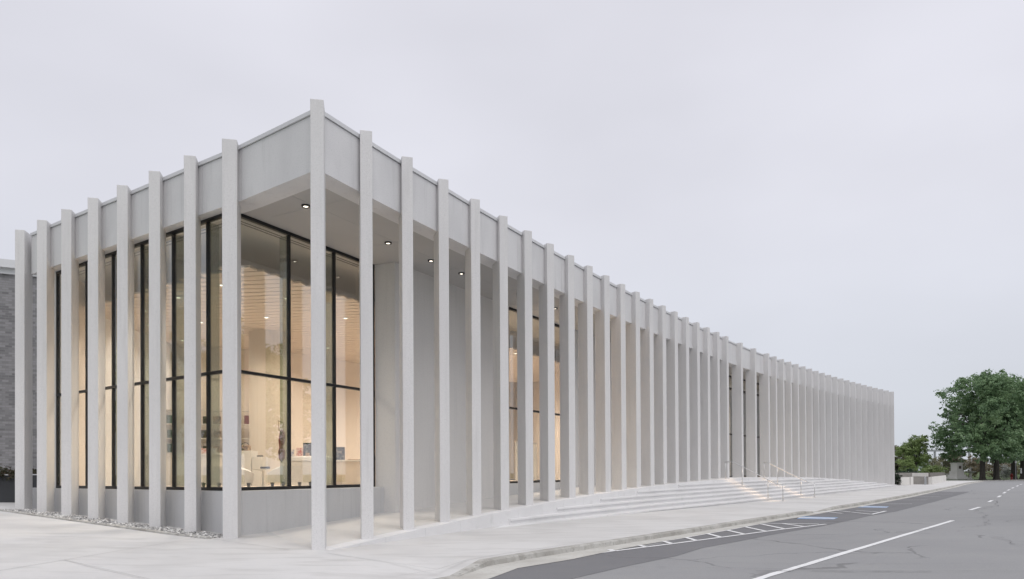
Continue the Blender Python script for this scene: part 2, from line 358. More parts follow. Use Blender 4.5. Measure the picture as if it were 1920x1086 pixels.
Ldir = Vector((LP[7][0]-LP[0][0], LP[7][1]-LP[0][1])).normalized(); Lin = Vector((-Ldir.y, Ldir.x))     # towards the inside
def loff(p, d, al=0): return (p[0] + Lin.x*d + Ldir.x*al, p[1] + Lin.y*d + Ldir.y*al)
# fascia line, left facade then right facade
FL = .42; FR = .32
qa = [loff(p, FL, .14) for p in LP]
qr = [off(s, -FR) for s in S]
# corner: meet inside the corner column
cx, cy = -4.13, 15.58
line = qa + [(cx, cy)] + qr[1:] + [off(SEND, -FR)]
def inset(line, d):
    out = []
    for i, p in enumerate(line):
        a = Vector(line[max(i-1, 0)]); b = Vector(line[min(i+1, len(line)-1)]); q = Vector(p)
        n1 = (q - a); n2 = (b - q)
        if n1.length < 1e-6: n1 = n2
        if n2.length < 1e-6: n2 = n1
        n1.normalize(); n2.normalize(); m1 = Vector((-n1.y, n1.x)); m2 = Vector((-n2.y, n2.x)); m = (m1 + m2)/(1 + m1.dot(m2))
        out.append((q.x + m.x*d, q.y + m.y*d))
    return out
in14, in55, incop, outcop = inset(line, .14), inset(line, .56), inset(line, .34), inset(line, -.035)
inceil = inset(line, .575)
for i in range(len(line)-1):
    a, b, c, d = line[i], line[i+1], in14[i+1], in14[i]
    sh = lambda p, q, k: (p[0] + (q[0]-p[0])*k, p[1] + (q[1]-p[1])*k)
    k = .003
    q = [sh(a, b, k), sh(b, a, k), sh(c, d, k), sh(d, c, k)]
    MB().hexa([(*p, Z_FB) for p in q], [(*p, Z_CB-.012) for p in q]).build('fascia_panel', M['fascia'], BL)
mb = MB()
for i in range(len(line)-1):
    mb.hexa([(*p, Z_CB) for p in (outcop[i], outcop[i+1], incop[i+1], incop[i])], [(*p, Z_CT) for p in (outcop[i], outcop[i+1], incop[i+1], incop[i])])
mb.build('coping', M['coping'], BL)
mb = MB()
for i in range(len(line)-1):
    mb.hexa([(*p, Z_FB+.004) for p in (in14[i], in14[i+1], in55[i+1], in55[i])], [(*p, Z_FB+.12) for p in (in14[i], in14[i+1], in55[i+1], in55[i])])
mb.build('edge_beam', M['fascia'], BL)
# roof and ceiling: strips from the front line back
backline = [off(x, -21.6) for x in (SEND, 68, 62, 56, 50, 44, 38, 32, 27, 22)] + [(-15.6, 41.0)]
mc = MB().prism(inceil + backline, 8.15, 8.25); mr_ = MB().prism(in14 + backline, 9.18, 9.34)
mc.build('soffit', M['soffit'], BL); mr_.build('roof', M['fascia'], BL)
# soffit panel joints
mb = MB()
for s in (1.8, 4.9, 8.0, 11.2, 14.4, 17.6):
    a, b = off(s, -.62), off(s, -3.4); mb.beam((*a, 8.149), (*b, 8.149), .012, .006)
a, b = off(0.3, -1.9), off(20, -1.9)
pts = [off(s, -1.9) for s in (1, 5, 9, 13, 17, 21)]
for a, b in zip(pts, pts[1:]): mb.beam((*a, 8.1485), (*b, 8.1485), .012, .006)
mb.build('soffit_joint', M['joint'], BL)

# portico floor with its sloping edge blocks
mb = MB(); sl = sorted(set([0.0] + [x*.8 for x in range(1, int(SEND/.8)+1)] + [SEND + .2]))
for a, b in zip(sl, sl[1:]):
    da, db = table(a, OFF_P) - .42, table(b, OFF_P) - .42
    q = [off(a, da), off(b, db), off(b, -3.75), off(a, -3.75)]; z = [zfloor(a), zfloor(b), zfloor(b), zfloor(a)]
    mb.hexa([(*p, -.5) for p in q], [(*p, zz + .012) for p, zz in zip(q, z)])
mb.build('portico_floor', M['floor'], BL)
mb = MB()
cuts = [0.0] + [S[i] + .28 for i in range(1, NR)] + [SEND + .2]
for a, b in zip(cuts, cuts[1:]):
    nn = 2
    for k in range(nn):
        s0 = lerp(a, b, k/nn) + (.004 if k == 0 else 0); s1 = lerp(a, b, (k+1)/nn) - (.004 if k == nn-1 else 0)
        q = [off(s0, table(s0, OFF_P)), off(s1, table(s1, OFF_P)), off(s1, table(s1, OFF_P) - .415), off(s0, table(s0, OFF_P) - .415)]
        z = [zfloor(s0), zfloor(s1), zfloor(s1), zfloor(s0)]
        mb.hexa([(*p, -.5) for p in q], [(*p, zz + .012) for p, zz in zip(q, z)])
mb.build('edge_block', M['step'], BL)

# front glazing line (61.5 deg) and left glazing line (145 deg)
G0 = Vector((-6.93, 18.01)); GU = Vector((math.cos(R(61.5)), math.sin(R(61.5)))); GN = Vector((GU.y, -GU.x))  # GN outwards
def gp(t, o=0.0): p = G0 + GU*t + GN*o; return (p.x, p.y)
H0 = Vector((-6.62, 17.84)); HU = Vector((math.cos(R(145)), math.sin(R(145)))); HN = Vector((-HU.y, HU.x))     # outwards
def hp(t, o=0.0): p = H0 + HU*t + HN*o; return (p.x, p.y)
SILL, HEAD, TRANS = 1.2, 8.15, 4.18
def glazing(name, P, mull, t0, t1, zb, zt, trans, extra=None, wm=.055, flip=False):
    w = MB(); w.box((0, 0, 0), (.01, .01, .01)); w = MB()
    fr = MB(); e = .05
    def vert(t, ww): 
        a, b = P(t - ww/2, e), P(t + ww/2, e); c, d = P(t + ww/2, -e), P(t - ww/2, -e); q = [a, b, c, d]
        if flip: q = q[::-1]
        fr.hexa([(*p, zb + .085) for p in q], [(*p, zt - .085) for p in q])
    def horiz(z, h, o=e + .003):
        q = [P(t0, o), P(t1, o), P(t1, -o), P(t0, -o)]
        if flip: q = q[::-1]
        fr.hexa([(*p, z - h/2) for p in q], [(*p, z + h/2) for p in q])
    horiz(zb + .043, .085); horiz(zt - .043, .085)
    for z in trans: horiz(z, .075)
    for t in mull: vert(t, wm)
    vert(t0 + .03, .06); vert(t1 - .03, .06)
    wo = fr.build(name, M['black'], BL)
    ts = [t0 + .06] + list(mull) + [t1 - .06]; zs = [zb + .085] + list(trans) + [zt - .085]
    for a, b in zip(ts, ts[1:]):
        for c, d in zip(zs, zs[1:]):
            g = MB(); q = [P(a, .012), P(b, .012), P(b, -.012), P(a, -.012)]
            if flip: q = q[::-1]
            g.hexa([(*p, c) for p in q], [(*p, d) for p in q]); g.build('pane', M['glass'], wo)
    return wo
glazing('window', gp, [1.92, 3.69], .16, 5.48, SILL, HEAD, [TRANS])
glazing('window', hp, [1.36, 2.95, 4.54, 6.14, 7.73], .20, 9.70, SILL, HEAD, [TRANS], flip=True)
def fin(P, t, depth, flip=False):
    q = [P(t - .012, -.052), P(t + .012, -.052), P(t + .012, -.052 - depth), P(t - .012, -.052 - depth)]
    if flip: q = q[::-1]
    MB().hexa([(*p, SILL + .09) for p in q], [(*p, HEAD - .09) for p in q]).build('glass_fin', M['fin'], BL)
for t in (1.92, 3.69): fin(gp, t, .27)
for t in (1.36, 2.95, 4.54, 6.14, 7.73): fin(hp, t, .25, True)
# dado below the glazing
mb = MB()
q = [gp(-.1, .36), gp(6.2, .36), gp(6.2, -.25), gp(-.1, -.25)]
mb.hexa([(*p, -.4) for p in q], [(*p, SILL - .005) for p in q]); mb.build('dado_wall', M['dado'], BL, bevel=.01)
mb = MB()
q = [hp(.32, .10), hp(11.9, .10), hp(11.9, -.2), hp(.32, -.2)][::-1]
mb.hexa([(*p, -.4) for p in q], [(*p, SILL - .005) for p in q]); mb.build('dado_wall', M['dado'], BL, bevel=.01)
# jamb at the far left end, and a wall running back from it
mb = MB()
q = [hp(9.70, .05), hp(10.12, .05), hp(10.12, -.5), hp(9.70, -.5)][::-1]
mb.hexa([(*p, SILL) for p in q], [(*p, 8.149) for p in q]); mb.build('end_jamb', M['wall'], BL)
mb = MB(); mb.prism([(-15.0, 23.95), (-14.55, 23.95), (-15.2, 40), (-15.6, 40)], -.3, 9.15); mb.build('side_wall', M['wall'], BL)
# return beside the front window, then the concrete wall of the portico
WALL = -3.12
sw0 = 6.45; SW2a, SW2b = 13.3, 18.9; SEa, SEb = 33.0, 48.0
def wall_strip(s0, s1, zt, name='portico_wall', m='wall', d0=WALL, d1=WALL-.35, zb=-.3):
    k = max(1, round((s1 - s0)/2.4))
    for j in range(k):
      mb = MB(); aa, bb = lerp(s0, s1, j/k) + .003, lerp(s0, s1, (j+1)/k) - .003
      for h in range(2):
        a, b = lerp(aa, bb, h/2), lerp(aa, bb, h/2 + .5); q = [off(a, d0), off(b, d0), off(b, d1), off(a, d1)]
        mb.hexa([(*p, zb) for p in q], [(*p, zt) for p in q])
      mb.build(name, M[m], BL)
pr = off(sw0, WALL); pb = gp(5.49, 0.0)
mb = MB(); q = [gp(5.49, .05), pr, off(sw0 + .3, WALL - .02), gp(5.9, -.2)]
mb.hexa([(*p, -.3) for p in q], [(*p, 8.149) for p in q]); mb.build('portico_wall', M['wall'], BL)
wall_strip(sw0 + .01, SW2a, 8.149); wall_strip(SW2b, SEa, 8.149); wall_strip(SEb, SEND, 8.149)
wall_strip(SW2a, SW2b, SILL - .005, 'dado_wall', 'dado')
def wp(t, o=0.0): return off(SW2a + t, WALL - .12 + o)
glazing('window', wp, [], 0, SW2b - SW2a, SILL, HEAD, [TRANS])
def ep(t, o=0.0): return off(SEa + t, WALL + .55 + o)
z0e = 1.255
glazing('entrance_door', ep, [2.5, 5.0, 10.0, 12.5], 0, SEb - SEa, z0e, 8.14, [TRANS, 7.3])
for s in (SEa, SEb):
    wall_strip(s - .15, s + .15, 8.149, 'entrance_jamb', 'wall', WALL + .75, WALL - .36)
# downlights in the soffit
dl = [(-4.99, 17.73), (-3.47, 20.61), (-2.45, 22.35), (-1.62, 23.81)] + [off(s, -1.75) for s in (11.8, 14.6, 17.6, 20.8, 24, 27.2, 30.4, 34, 37.5, 41)]
for x, y in dl:
    mb = MB().lathe((x, y, 8.11), [(.10, 0), (.105, .03), (.105, .045), (.07, .045), (.065, .0), (.10, 0)], 20, False)
    d = mb.build('downlight', M['black'], BL)
    MB().lathe((x, y, 8.128), [(.001, 0), (.06, 0), (.06, .01), (.001, .01)], 20).build('lamp_disc', M['lamp'], d)

# interior seen through the glass
mb = MB(); mb.prism([gp(0.05, -.1), gp(5.5, -.1), off(9, -3.5), off(14, -3.5), off(20, -3.5), (-1.5, 48), (-8, 39.5), (-15.0, 34), (-14.6, 23.6)], 1.05, 1.185)
mb.build('shop_floor', M['int_floor'], BL)
def iwall(a, b, z0=1.185, z1=8.149, t=.15):
    a, b = Vector(a), Vector(b); d = (b - a).normalized(); nn = Vector((-d.y, d.x))*t; q = [a, b, b + nn, a + nn]
    MB().hexa([(*p, z0) for p in q], [(*p, z1) for p in q]).build('interior_wall', M['int_wall'], BL)
iwall((-11.0, 33.2), (-15.4, 32.2)); iwall((0.8, 49.5), (-11.0, 33.2)); iwall(off(21.5, -3.5), (.8, 49.5)); iwall((-15.35, 32.2), (-14.62, 23.9))
iwall(off(6.9, -3.50), gp(5.95, -.22)); 
ss = [6.9, 9, 11, 13.25]
for a, b in zip(ss, ss[1:]): iwall(off(b, -3.485), off(a, -3.485), t=-.0)if False else None
# slatted ceiling
mb = MB(); dr = Vector((math.cos(R(-8)), math.sin(R(-8)))); dn = Vector((-dr.y, dr.x))
o0 = Vector((-8, 19.2)); edge_t = lambda pp: None
def front_x(k):      # distance along dr from slat origin to the front notch line (parallel to front glass, 1.15 m in) and to the left limit
    p = o0 + dn*k; A = Vector(gp(0, -1.15)); den = dr.x*GU.y - dr.y*GU.x
    return ((A.x - p.x)*GU.y - (A.y - p.y)*GU.x)/den
def left_x(k):
    p = o0 + dn*k; A = Vector(hp(0, -1.15)); den = dr.x*HU.y - dr.y*HU.x
    return ((A.x - p.x)*HU.y - (A.y - p.y)*HU.x)/den
k = -.3
while k < 27:
    x1 = front_x(k); x0 = max(left_x(k), -14)
    if k > 4.2: x0 = max(x0, -7.2 - .1*k)
    if k > 14: x0 = (k - 14)*.75 - 7
    if k > 7: x1 = min(x1, off(7 + (k-7)*1.06, -3.8)[0] + 8 + .2*k)
    if x1 - x0 > .3:
        a, b = o0 + dn*k + dr*x0, o0 + dn*k + dr*x1
        mb.beam((a.x, a.y, 7.30), (b.x, b.y, 7.30), .375, .06)
    k += .44
mb.build('slat_ceiling', M['slat'], BL)
# slot diffusers along the ceiling inside the glass
mb = MB()
for P, t1 in ((gp, 5.4), (hp, 9.6)):
    for o in (-.42, -.56):
        a, b = P(.55 if P is gp else .95, o), P(t1, o); mb.beam((*a, 8.146), (*b, 8.146), .035, .012)
mb.build('slot_diffuser', M['black'], BL)
mb = MB().lathe((-9.75, 29.2, 1.185), [(.72, 0), (.72, 6.1)], 28); mb.build('pillar', M['pillar'], BL, smooth=False)
# ceiling spots inside: fitting + lamp
ilights = [(-8.6, 21.7), (-7.2, 23.4), (-10.6, 23.2), (-12.6, 25.0), (-8.8, 26.2), (-6.0, 26.4), (-11.5, 27.0), (-13.6, 27.4), (-7.2, 29.4), (-4.6, 29.6), (-11.8, 30.6), (-13.8, 30.6), (-5.6, 32.6),
           (-2.6, 32.2), (.2, 34.4), (-8.2, 32.6), (-1.2, 35.2), (-4.0, 36.4), (0.6, 38.0), (-2.2, 39.6), (-1.0, 41.6), (-1.6, 43.0)]
for i, (x, y) in enumerate(ilights):
    f = MB().lathe((x, y, 7.235), [(.11, 0), (.11, .03), (.075, .03), (.07, 0), (.11, 0)], 14, False).build('ceiling_spot', M['signwhite'], BL)
    MB().lathe((x, y, 7.245), [(.001, 0), (.07, 0), (.07, .008), (.001, .008)], 14).build('lamp_disc', M['lamp'], f)
    ld = bpy.data.lights.new('spot_lamp', 'SPOT'); ld.energy = 640*(.45 if x < -10 else 1); ld.color = (1, .87, .77); ld.spot_size = R(150); ld.spot_blend = .8; ld.shadow_soft_size = .2
    lo = bpy.data.objects.new('spot_lamp', ld); COL.objects.link(lo); lo.location = (x, y, 7.2)
# vestibule behind the entrance glass
a_, b_ = off(SEa - .5, -6.5), off(SEb + .5, -6.5)
iwall(b_, a_, 1.2, 8.149)
mb = MB(); mb.prism([off(SEa - .5, WALL + .45), off(SEb + .5, WALL + .45), b_, a_], 1.0, 1.245); mb.build('shop_floor', M['int_floor'], BL)
for s in (SEa + 1.5, lerp(SEa, SEb, .5), SEb - 1.5):
    x, y = off(s, -5.0); ld = bpy.data.lights.new('spot_lamp', 'SPOT'); ld.energy = 390; ld.color = (1, .87, .77); ld.spot_size = R(150); ld.spot_blend = .8; ld.shadow_soft_size = .2
    lo = bpy.data.objects.new('spot_lamp', ld); COL.objects.link(lo); lo.location = (x, y, 7.9)
# far end of the building: return wall behind the last column, rear walls
mb = MB(); e0, e1 = off(S[-1] + .12, -.22), off(SEND + .2, -22)
q = [e0, off(S[-1] + .50, -.22), e1, off(SEND - .1, -22)]
mb.hexa([(*p, -.3) for p in q], [(*p, 8.4) for p in q]); mb.build('end_wall', M['wall'], BL)
rear = [(-15.6, 41.0)] + [off(x, -21.6) for x in (22, 32, 44, 56, 68, SEND)]
for a, b in zip(rear, rear[1:]):
    a, b = Vector(a), Vector(b); d = (b-a).normalized(); nn = Vector((-d.y, d.x))*.3; q = [a, b, b+nn, a+nn]
    MB().hexa([(*p, -.3) for p in q], [(*p, 9.15) for p in q]).build('rear_wall', M['wall'], BL)

# ------------------------------------------------------------------ steps and handrails
ST = thing('entrance_steps', 'broad shallow concrete steps rising to the entrance between the fin columns', 'steps', (*off(33, 2), .08))
TREAD = .35
for k in range(1, 7):
    mb = MB(); s = 0.5; prev = None; segs = []
    while s < 78:
        F, P_ = table(s, OFF_F), table(s, OFF_P); f = F - (k-1)*TREAD
        ok = f > P_ + .06 and zfloor(s) > sstep(k, s) + .015
        if ok: segs.append(s)
        s += .4
    for a, b in zip(segs, segs[1:]):
        fa, fb = table(a, OFF_F) - (k-1)*TREAD, table(b, OFF_F) - (k-1)*TREAD
        q = [off(a, fa), off(b, fb), off(b, table(b, OFF_P) - .1), off(a, table(a, OFF_P) - .1)]
        z = [sstep(k, a), sstep(k, b), sstep(k, b), sstep(k, a)]
        mb.hexa([(*p, zz - .055) for p, zz in zip(q, z)], [(*p, zz) for p, zz in zip(q, z)])
        q2 = [off(a, fa - .04), off(b, fb - .04), q[2], q[3]]  # riser set back under the tread; overhang added to shade it darker
        mb.hexa([(*p, -.45) for p in q2], [(*p, zz - .055) for p, zz in zip(q2, z)])
    mb.build('step', M['step'], ST)
    js = MB(); s = segs[0] + 2.3
    while s < segs[-1]:
        f = table(s, OFF_F) - (k-1)*TREAD; a = off(s, f + .001); js.box((*a, sstep(k, s) - .03), (.007, .007, .045)); s += 3.1 + .2*k
    js.build('step_joint', M['step_joint'], ST)
def handrail(base, dirv, spec, label):
    bx, by = base; dx, dy = dirv
    P = lambda t, z: (bx + dx*t, by + dy*t, z)
    o = thing('handrail', label, 'handrail', (bx, by, spec['zb']), 'steel handrails on the entrance steps')
    MB().tube([P(t, z) for t, z in spec['rail']], .024, 10).build('rail', M['steel'], o, smooth=True)
    for t, z0, z1 in spec['posts']:
        MB().tube([P(t, z0 - .03), P(t, z1)], .021, 10).build('post', M['steel'], o, smooth=True)
    # warm strip light under the rail
    a, b = Vector(P(.45, spec['rail'][1][1] + .04)), Vector(P(spec['te'] - .1, spec['zt'] - .06))
    MB().beam(a, b, .012, .006).build('led_strip', M['led'], o)
    for t in (.6, 1.1, 1.6, 2.1, 2.6):
        z = lerp(spec['rail'][1][1], spec['zt'], (t - .31)/(spec['te'] - .31)) - .06
        ld = bpy.data.lights.new('rail_lamp', 'SPOT'); ld.energy = 17; ld.color = (1, .70, .42); ld.spot_size = R(110); ld.spot_blend = .9; ld.shadow_soft_size = .05
        lo = bpy.data.objects.new('rail_lamp', ld); COL.objects.link(lo); lo.location = Vector(P(t, z)) + Vector((.05, .07, 0)); lo.rotation_euler = (0, R(6), 0)
DN = (-.80, .60)
handrail((14.10, 38.03), DN, dict(zb=.08, zt=2.15, te=2.65, rail=[(-.005, .953), (.30, .955), (.34, .965), (2.6, 2.13), (2.68, 2.15), (3.1, 2.15)],
         posts=[(0, .06, .945), (.766, .24, 1.17), (2.14, .90, 1.88), (3.05, 1.2, 2.14)]), 'slim steel handrail nearer the corner, rising over the warm lit steps')
handrail((17.72, 42.78), DN, dict(zb=.10, zt=2.16, te=2.70, rail=[(-.005, .955), (.30, .957), (.34, .967), (2.62, 2.14), (2.70, 2.16), (2.95, 2.16)],
         posts=[(0, .06, .95), (.77, .24, 1.18), (2.126, .90, 1.87), (2.92, 1.2, 2.15)]), 'slim steel handrail farther from the corner, rising over the warm lit steps')

# ------------------------------------------------------------------ ground, road, pavement
def sheet(name, mat, polys, z):
    mb = MB()
    for p in polys: mb.add([(x, y, z(x, y) if callable(z) else z) for x, y in p], [tuple(range(len(p)))])
    return kind(mb.build(name, M[mat]))
mb = MB(); rr = [0, 60, 150, 400, 1200, 5000]
nA = 48
vs = [(0, 40, -.42)]
for r_ in rr[1:]:
    for k in range(nA): vs.append((r_*math.cos(2*math.pi*k/nA), 40 + r_*math.sin(2*math.pi*k/nA), -.42 if r_ < 400 else -.6))
fs = [(0, 1+k, 1+(k+1) % nA) for k in range(nA)]
for j in range(len(rr)-2):
    for k in range(nA): fs.append((1+j*nA+k, 1+(j+1)*nA+k, 1+(j+1)*nA+(k+1) % nA, 1+j*nA+(k+1) % nA))
kind(MB().add(vs, fs).build('ground', M['grass']))
KP = [(-7.5, 3.4), (-5.0, 6.85), (-3.0, 9.5), (-1.79, 11.11), (-1.05, 12.20), (-.62, 13.55), (.44, 15.00), (1.67, 16.52), (2.85, 17.98), (5.06, 20.72), (7.06, 23.33), (8.74, 25.46), (11.4, 28.75), (12.6, 30.3), (14.2, 32.3),
      (16.74, 35.5), (19.1, 38.55), (24.34, 45.5), (30.43, 53.8), (41.7, 69.3), (52.0, 84.0), (61.22, 96.4), (66.5, 103.6)]
def kn(i):
    a = Vector(KP[max(i-1, 0)]); b = Vector(KP[min(i+1, len(KP)-1)]); t = (b-a).normalized(); return Vector((t.y, -t.x))
def koff(i, d): p = Vector(KP[i]) + kn(i)*d; return (p.x, p.y)
KH = [0, 0, 0, 0, 0, 1, 1, 1, 1, 1, 1, 1, 1, 0, 1, 1, 1, 1, 1, 1, 1, 1, 1]      # dropped kerb where 0
GW = [.62, .62, .62, .62, .62, .68, .80, .62, .55, .50, .48, .45, .42, .40, .40, .40, .40, .40, .40, .40, .40, .40, .40]
# densify kerb stations
st = []
for i in range(len(KP)-1):
    nn = max(1, int(math.dist(KP[i], KP[i+1])/.6)) if i < 18 else max(1, int(math.dist(KP[i], KP[i+1])/3))
    for k in range(nn):
        t = k/nn; p = (lerp(KP[i][0], KP[i+1][0], t), lerp(KP[i][1], KP[i+1][1], t)); nv = (kn(i)*(1-t) + kn(i+1)*t).normalized()
        st.append((p, nv, lerp(KH[i], KH[i+1], t), lerp(GW[i], GW[i+1], t)))
st.append((KP[-1], kn(len(KP)-1), KH[-1], GW[-1]))
def zr(x, y): return gz(x, y)*.0 + .0025*su(x, y) - .125
mb = MB(); mg = MB(); kt = []
for (p, nv, h, g) in st:
    q = lambda d: (p[0] + nv.x*d, p[1] + nv.y*d)
    zs = gz(*p); zt = lerp(-.10, .002, h) + .0025*su(*p) if h < 1 else zs + .002
    a, b, c, d = q(0), q(.13), q(.165), q(.18)
    zb = zr(*p)
    kt.append([(*q(-.0), lerp(-.105, .002, h) + .0025*su(*p)), (*b, lerp(-.107, -.002, h) + .0025*su(*p)), (*c, lerp(-.112, -.025, h) + .0025*su(*p)), (*d, zb + .012), (*q(g+.12), zb + .012)])
n_ = len(kt)
for i in range(n_-1):
    a, b = kt[i], kt[i+1]
    for j in range(3): mb.add([a[j], b[j], b[j+1], a[j+1]], [(0, 3, 2, 1)])
    mb.add([a[0], b[0], (b[0][0], b[0][1], b[0][2]-.4), (a[0][0], a[0][1], a[0][2]-.4)], [(0, 1, 2, 3)])
    mg.add([a[3], b[3], b[4], a[4]], [(0, 3, 2, 1)])
kind(mb.build('kerb', M['kerb'])); kind(mg.build('gutter', M['gutter']))
# pavement: from the kerb line back under the building
mb = MB(); brks = [0, .35, .8, 1.6, 3, 5, 7, 9, 11, 13, 15, 17, 19, 22, 26, 32, 40, 55, 75]
rows = []
for (p, nv, h, g) in st:
    row = []
    for b in brks:
        if b > 30 and p[1] > 45: b = min(b, 30)
        bv = nv.lerp(Vector((.81, -.586)), min(1, b/1.5)); x, y = p[0] - bv.x*b, p[1] - bv.y*b
        z = gz(x, y)
        if b < 1.6: z += lerp(lerp(-.107, 0, h), 0, b/1.6)
        row.append((x, y, z - .004))
    rows.append(row)
vs = [v for r_ in rows for v in r_]; nb = len(brks); fs = []
for i in range(len(rows)-1):
    for j in range(nb-1): fs.append((i*nb+j, (i+1)*nb+j, (i+1)*nb+j+1, i*nb+j+1))
kind(MB().add(vs, fs).build('sidewalk', M['sidewalk']))
# asphalt road: from gutter to beyond the right edge
rows = []
for (p, nv, h, g) in st:
    row = []
    for d in [g - .02, 2, 4, 7, 12, 20, 32, 60]:
        x, y = p[0] + nv.x*d, p[1] + nv.y*d; row.append((x, y, zr(x, y)))
    rows.append(row)
PK = [(66.5, 104.2), (69.5, 107.6), (74, 110.2), (80, 113.8), (88, 118.6), (110, 131)]       # park edge of the cross street
vs = [v for r_ in rows for v in r_]; nb = 8; fs = []
for i in range(len(rows)-1):
    for j in range(nb-1): fs.append((i*nb+j, i*nb+j+1, (i+1)*nb+j+1, (i+1)*nb+j))
mb = MB().add(vs, fs)
last = rows[-1]
far = [(x, y, zr(x, y)) for x, y in PK]
mb.add([last[0], last[-1], (170, 110, .07), far[-1]] + far[-2::-1], [tuple(range(4 + len(far) - 1))])
# back end behind the camera
f0 = rows[0]; mb.add([(f0[0][0]-12, f0[0][1]-30, -.125), (f0[-1][0]+12, f0[-1][1]-60, -.125), f0[-1], f0[0]], [(0, 1, 2, 3)])
kind(mb.build('road', M['road']))
# far bank of the street, seen only from aside / in reflections
sheet('far_pavement', 'sidewalk', [[(14, -6), (40, -20), (110, 70), (150, 100), (105, 95), (60, 55)]], -.10)
# park lawn behind the cross street
mb = MB(); PKo = PK
vs = [(x, y, .12) for x, y in PKo] + [(150, 330, .5), (40, 330, .5), (43, 115, .3)]
kind(MB().add(vs, [tuple(range(len(vs)))]).build('park_lawn', M['grass']))
mb = MB()
for a, b in zip(PK, PK[1:]):
    mb.beam((*a, .10), (*b, .10), .25, .16)
kind(mb.build('park_kerb', M['kerb']))
# painted markings, each sheet above the asphalt
def rect(c, d, w, l):
    c = Vector(c); d = Vector(d).normalized(); nn = Vector((-d.y, d.x)); return [tuple(c - d*l/2 - nn*w/2), tuple(c + d*l/2 - nn*w/2), tuple(c + d*l/2 + nn*w/2), tuple(c - d*l/2 + nn*w/2)]
def seg(a, b, w): 
    a, b = Vector(a), Vector(b); return rect((a+b)/2, b-a, w, (b-a).length)
zp = lambda k: (lambda x, y: zr(x, y) + .004*k)
def wig_line(a, b, w, n, amp):
    a, b = Vector(a), Vector(b); d = (b-a).normalized(); nn = Vector((-d.y, d.x)); L_ = (b-a).length; out = []; pts = []
    for i in range(n+1):
        t = i/n; o = nn*random.uniform(-amp, amp); c = a + d*L_*t + o; ww = w*random.uniform(.92, 1.08)/2; pts.append((c + nn*ww, c - nn*ww))
    for p, q in zip(pts, pts[1:]): out.append([tuple(p[1]), tuple(q[1]), tuple(q[0]), tuple(p[0])])
    return out
sheet('lane_line', 'paint', wig_line((2.6, 10.15), (6.2, 14.4), .14, 16, .012) + wig_line((6.2, 14.4), (14.85, 24.62), .14, 14, .004), zp(2))
dashes = [((19.3, 30.8), (21.2, 33.1)), ((24.8, 38.0), (26.5, 40.3)), ((29.4, 44.2), (31.3, 46.8)), ((34.3, 51), (36.5, 54)), ((39, 57.5), (41.1, 60.3)), ((43.6, 63.7), (45.6, 66.4)), ((48.7, 70.5), (51.1, 73.7)), ((54.6, 78.5), (57, 81.6))]
for a, b in dashes: sheet('lane_dash', 'paint', [seg(a, b, .15)], zp(2))
# darker asphalt along the parking lane
sheet('parking_lane', 'patch', [[(-3.6, 8.4), (-1.9, 8.0), (-.2, 10.2), (1.05, 12.0), (2.05, 13.36), (3.35, 14.95), (4.3, 16.5), (3.3, 17.2), (1.9, 15.7), (.3, 13.7), (-1.2, 11.9)],
      [(3.3, 17.2), (4.3, 16.5), (5.6, 18.0), (6.9, 19.6), (5.2, 19.9)], [(5.2, 19.9), (6.9, 19.6), (9.5, 22.5), (11.3, 24.7), (9.6, 25.6), (7.2, 22.6)],
      [(9.6, 25.6), (11.3, 24.7), (13.4, 27.4), (15.9, 30.2), (13.5, 30.7)], [(13.5, 30.7), (15.9, 30.2), (22.6, 39.0), (34.5, 55.0), (32.6, 56.2), (24.6, 45.0), (18.5, 36.9)]], zp(1))
po, pi_ = [(.64, 14.36), (2.1, 15.80), (3.79, 17.38), (5.4, 18.96), (7.93, 21.44), (10.02, 23.33)], [(1.0, 14.85), (1.75, 15.72), (3.0, 17.17), (4.5, 19.0), (6.23, 21.22), (8.0, 23.62)]
hl = [seg(a, b, .11) for a, b in zip(po, po[1:])] + [seg(a, b, .09) for a, b in zip(pi_, pi_[1:])]
sheet('hatch_outline', 'paint', hl, zp(3))
bars = [((2.15, 16.2), (2.2, 15.85)), ((2.95, 17.1), (3.05, 16.68)), ((3.72, 18.03), (3.79, 17.42)), ((4.5, 18.95), (4.57, 18.15)), ((5.36, 20.1), (5.42, 19.0)), ((6.22, 21.2), (6.3, 19.88)), ((7.13, 22.4), (7.2, 20.8)), ((8.0, 23.5), (8.02, 21.58)), ((8.75, 23.6), (8.92, 22.4)), ((8.1, 23.86), (9.8, 23.33))]
sheet('hatch_bar', 'paint', [seg(a, b, .13) for a, b in bars], zp(4))
sheet('hatch_bar', 'paint', [seg(a, b, .12) for a, b in [((12.95, 30.1), (13.05, 28.85)), ((13.75, 30.95), (13.85, 28.15)), ((14.52, 30.86), (14.93, 29.79)), ((13.84, 28.14), (15.5, 30.3)), ((12.1, 29.3), (13.9, 31.3))]], zp(4))
sheet('accessible_bay_marking', 'blue_paint', [[(10.13, 26.0), (11.24, 25.55), (11.86, 26.55), (10.77, 27.29)]], zp(2))
sheet('accessible_bay_marking', 'blue_paint', [[(15.85, 33.5), (16.85, 32.9), (17.6, 34.1), (16.72, 35.0)]], zp(2))
sheet('bay_symbol_strip', 'paint', [seg((10.42, 26.58), (11.5, 26.02), .36)], zp(3)); sheet('bay_symbol_strip', 'paint', [seg((16.15, 34.2), (17.2, 33.5), .36)], zp(3))
sheet('stall_line', 'paint', [seg(a, b, .10) for a, b in [((18.0, 36.7), (20.0, 36.5)), ((21.3, 41.3), (23.3, 41.0)), ((24.9, 45.7), (26.7, 45.5)), ((28.3, 50.4), (30.3, 50.2)), ((31.9, 54.9), (33.8, 54.8))]], zp(3))
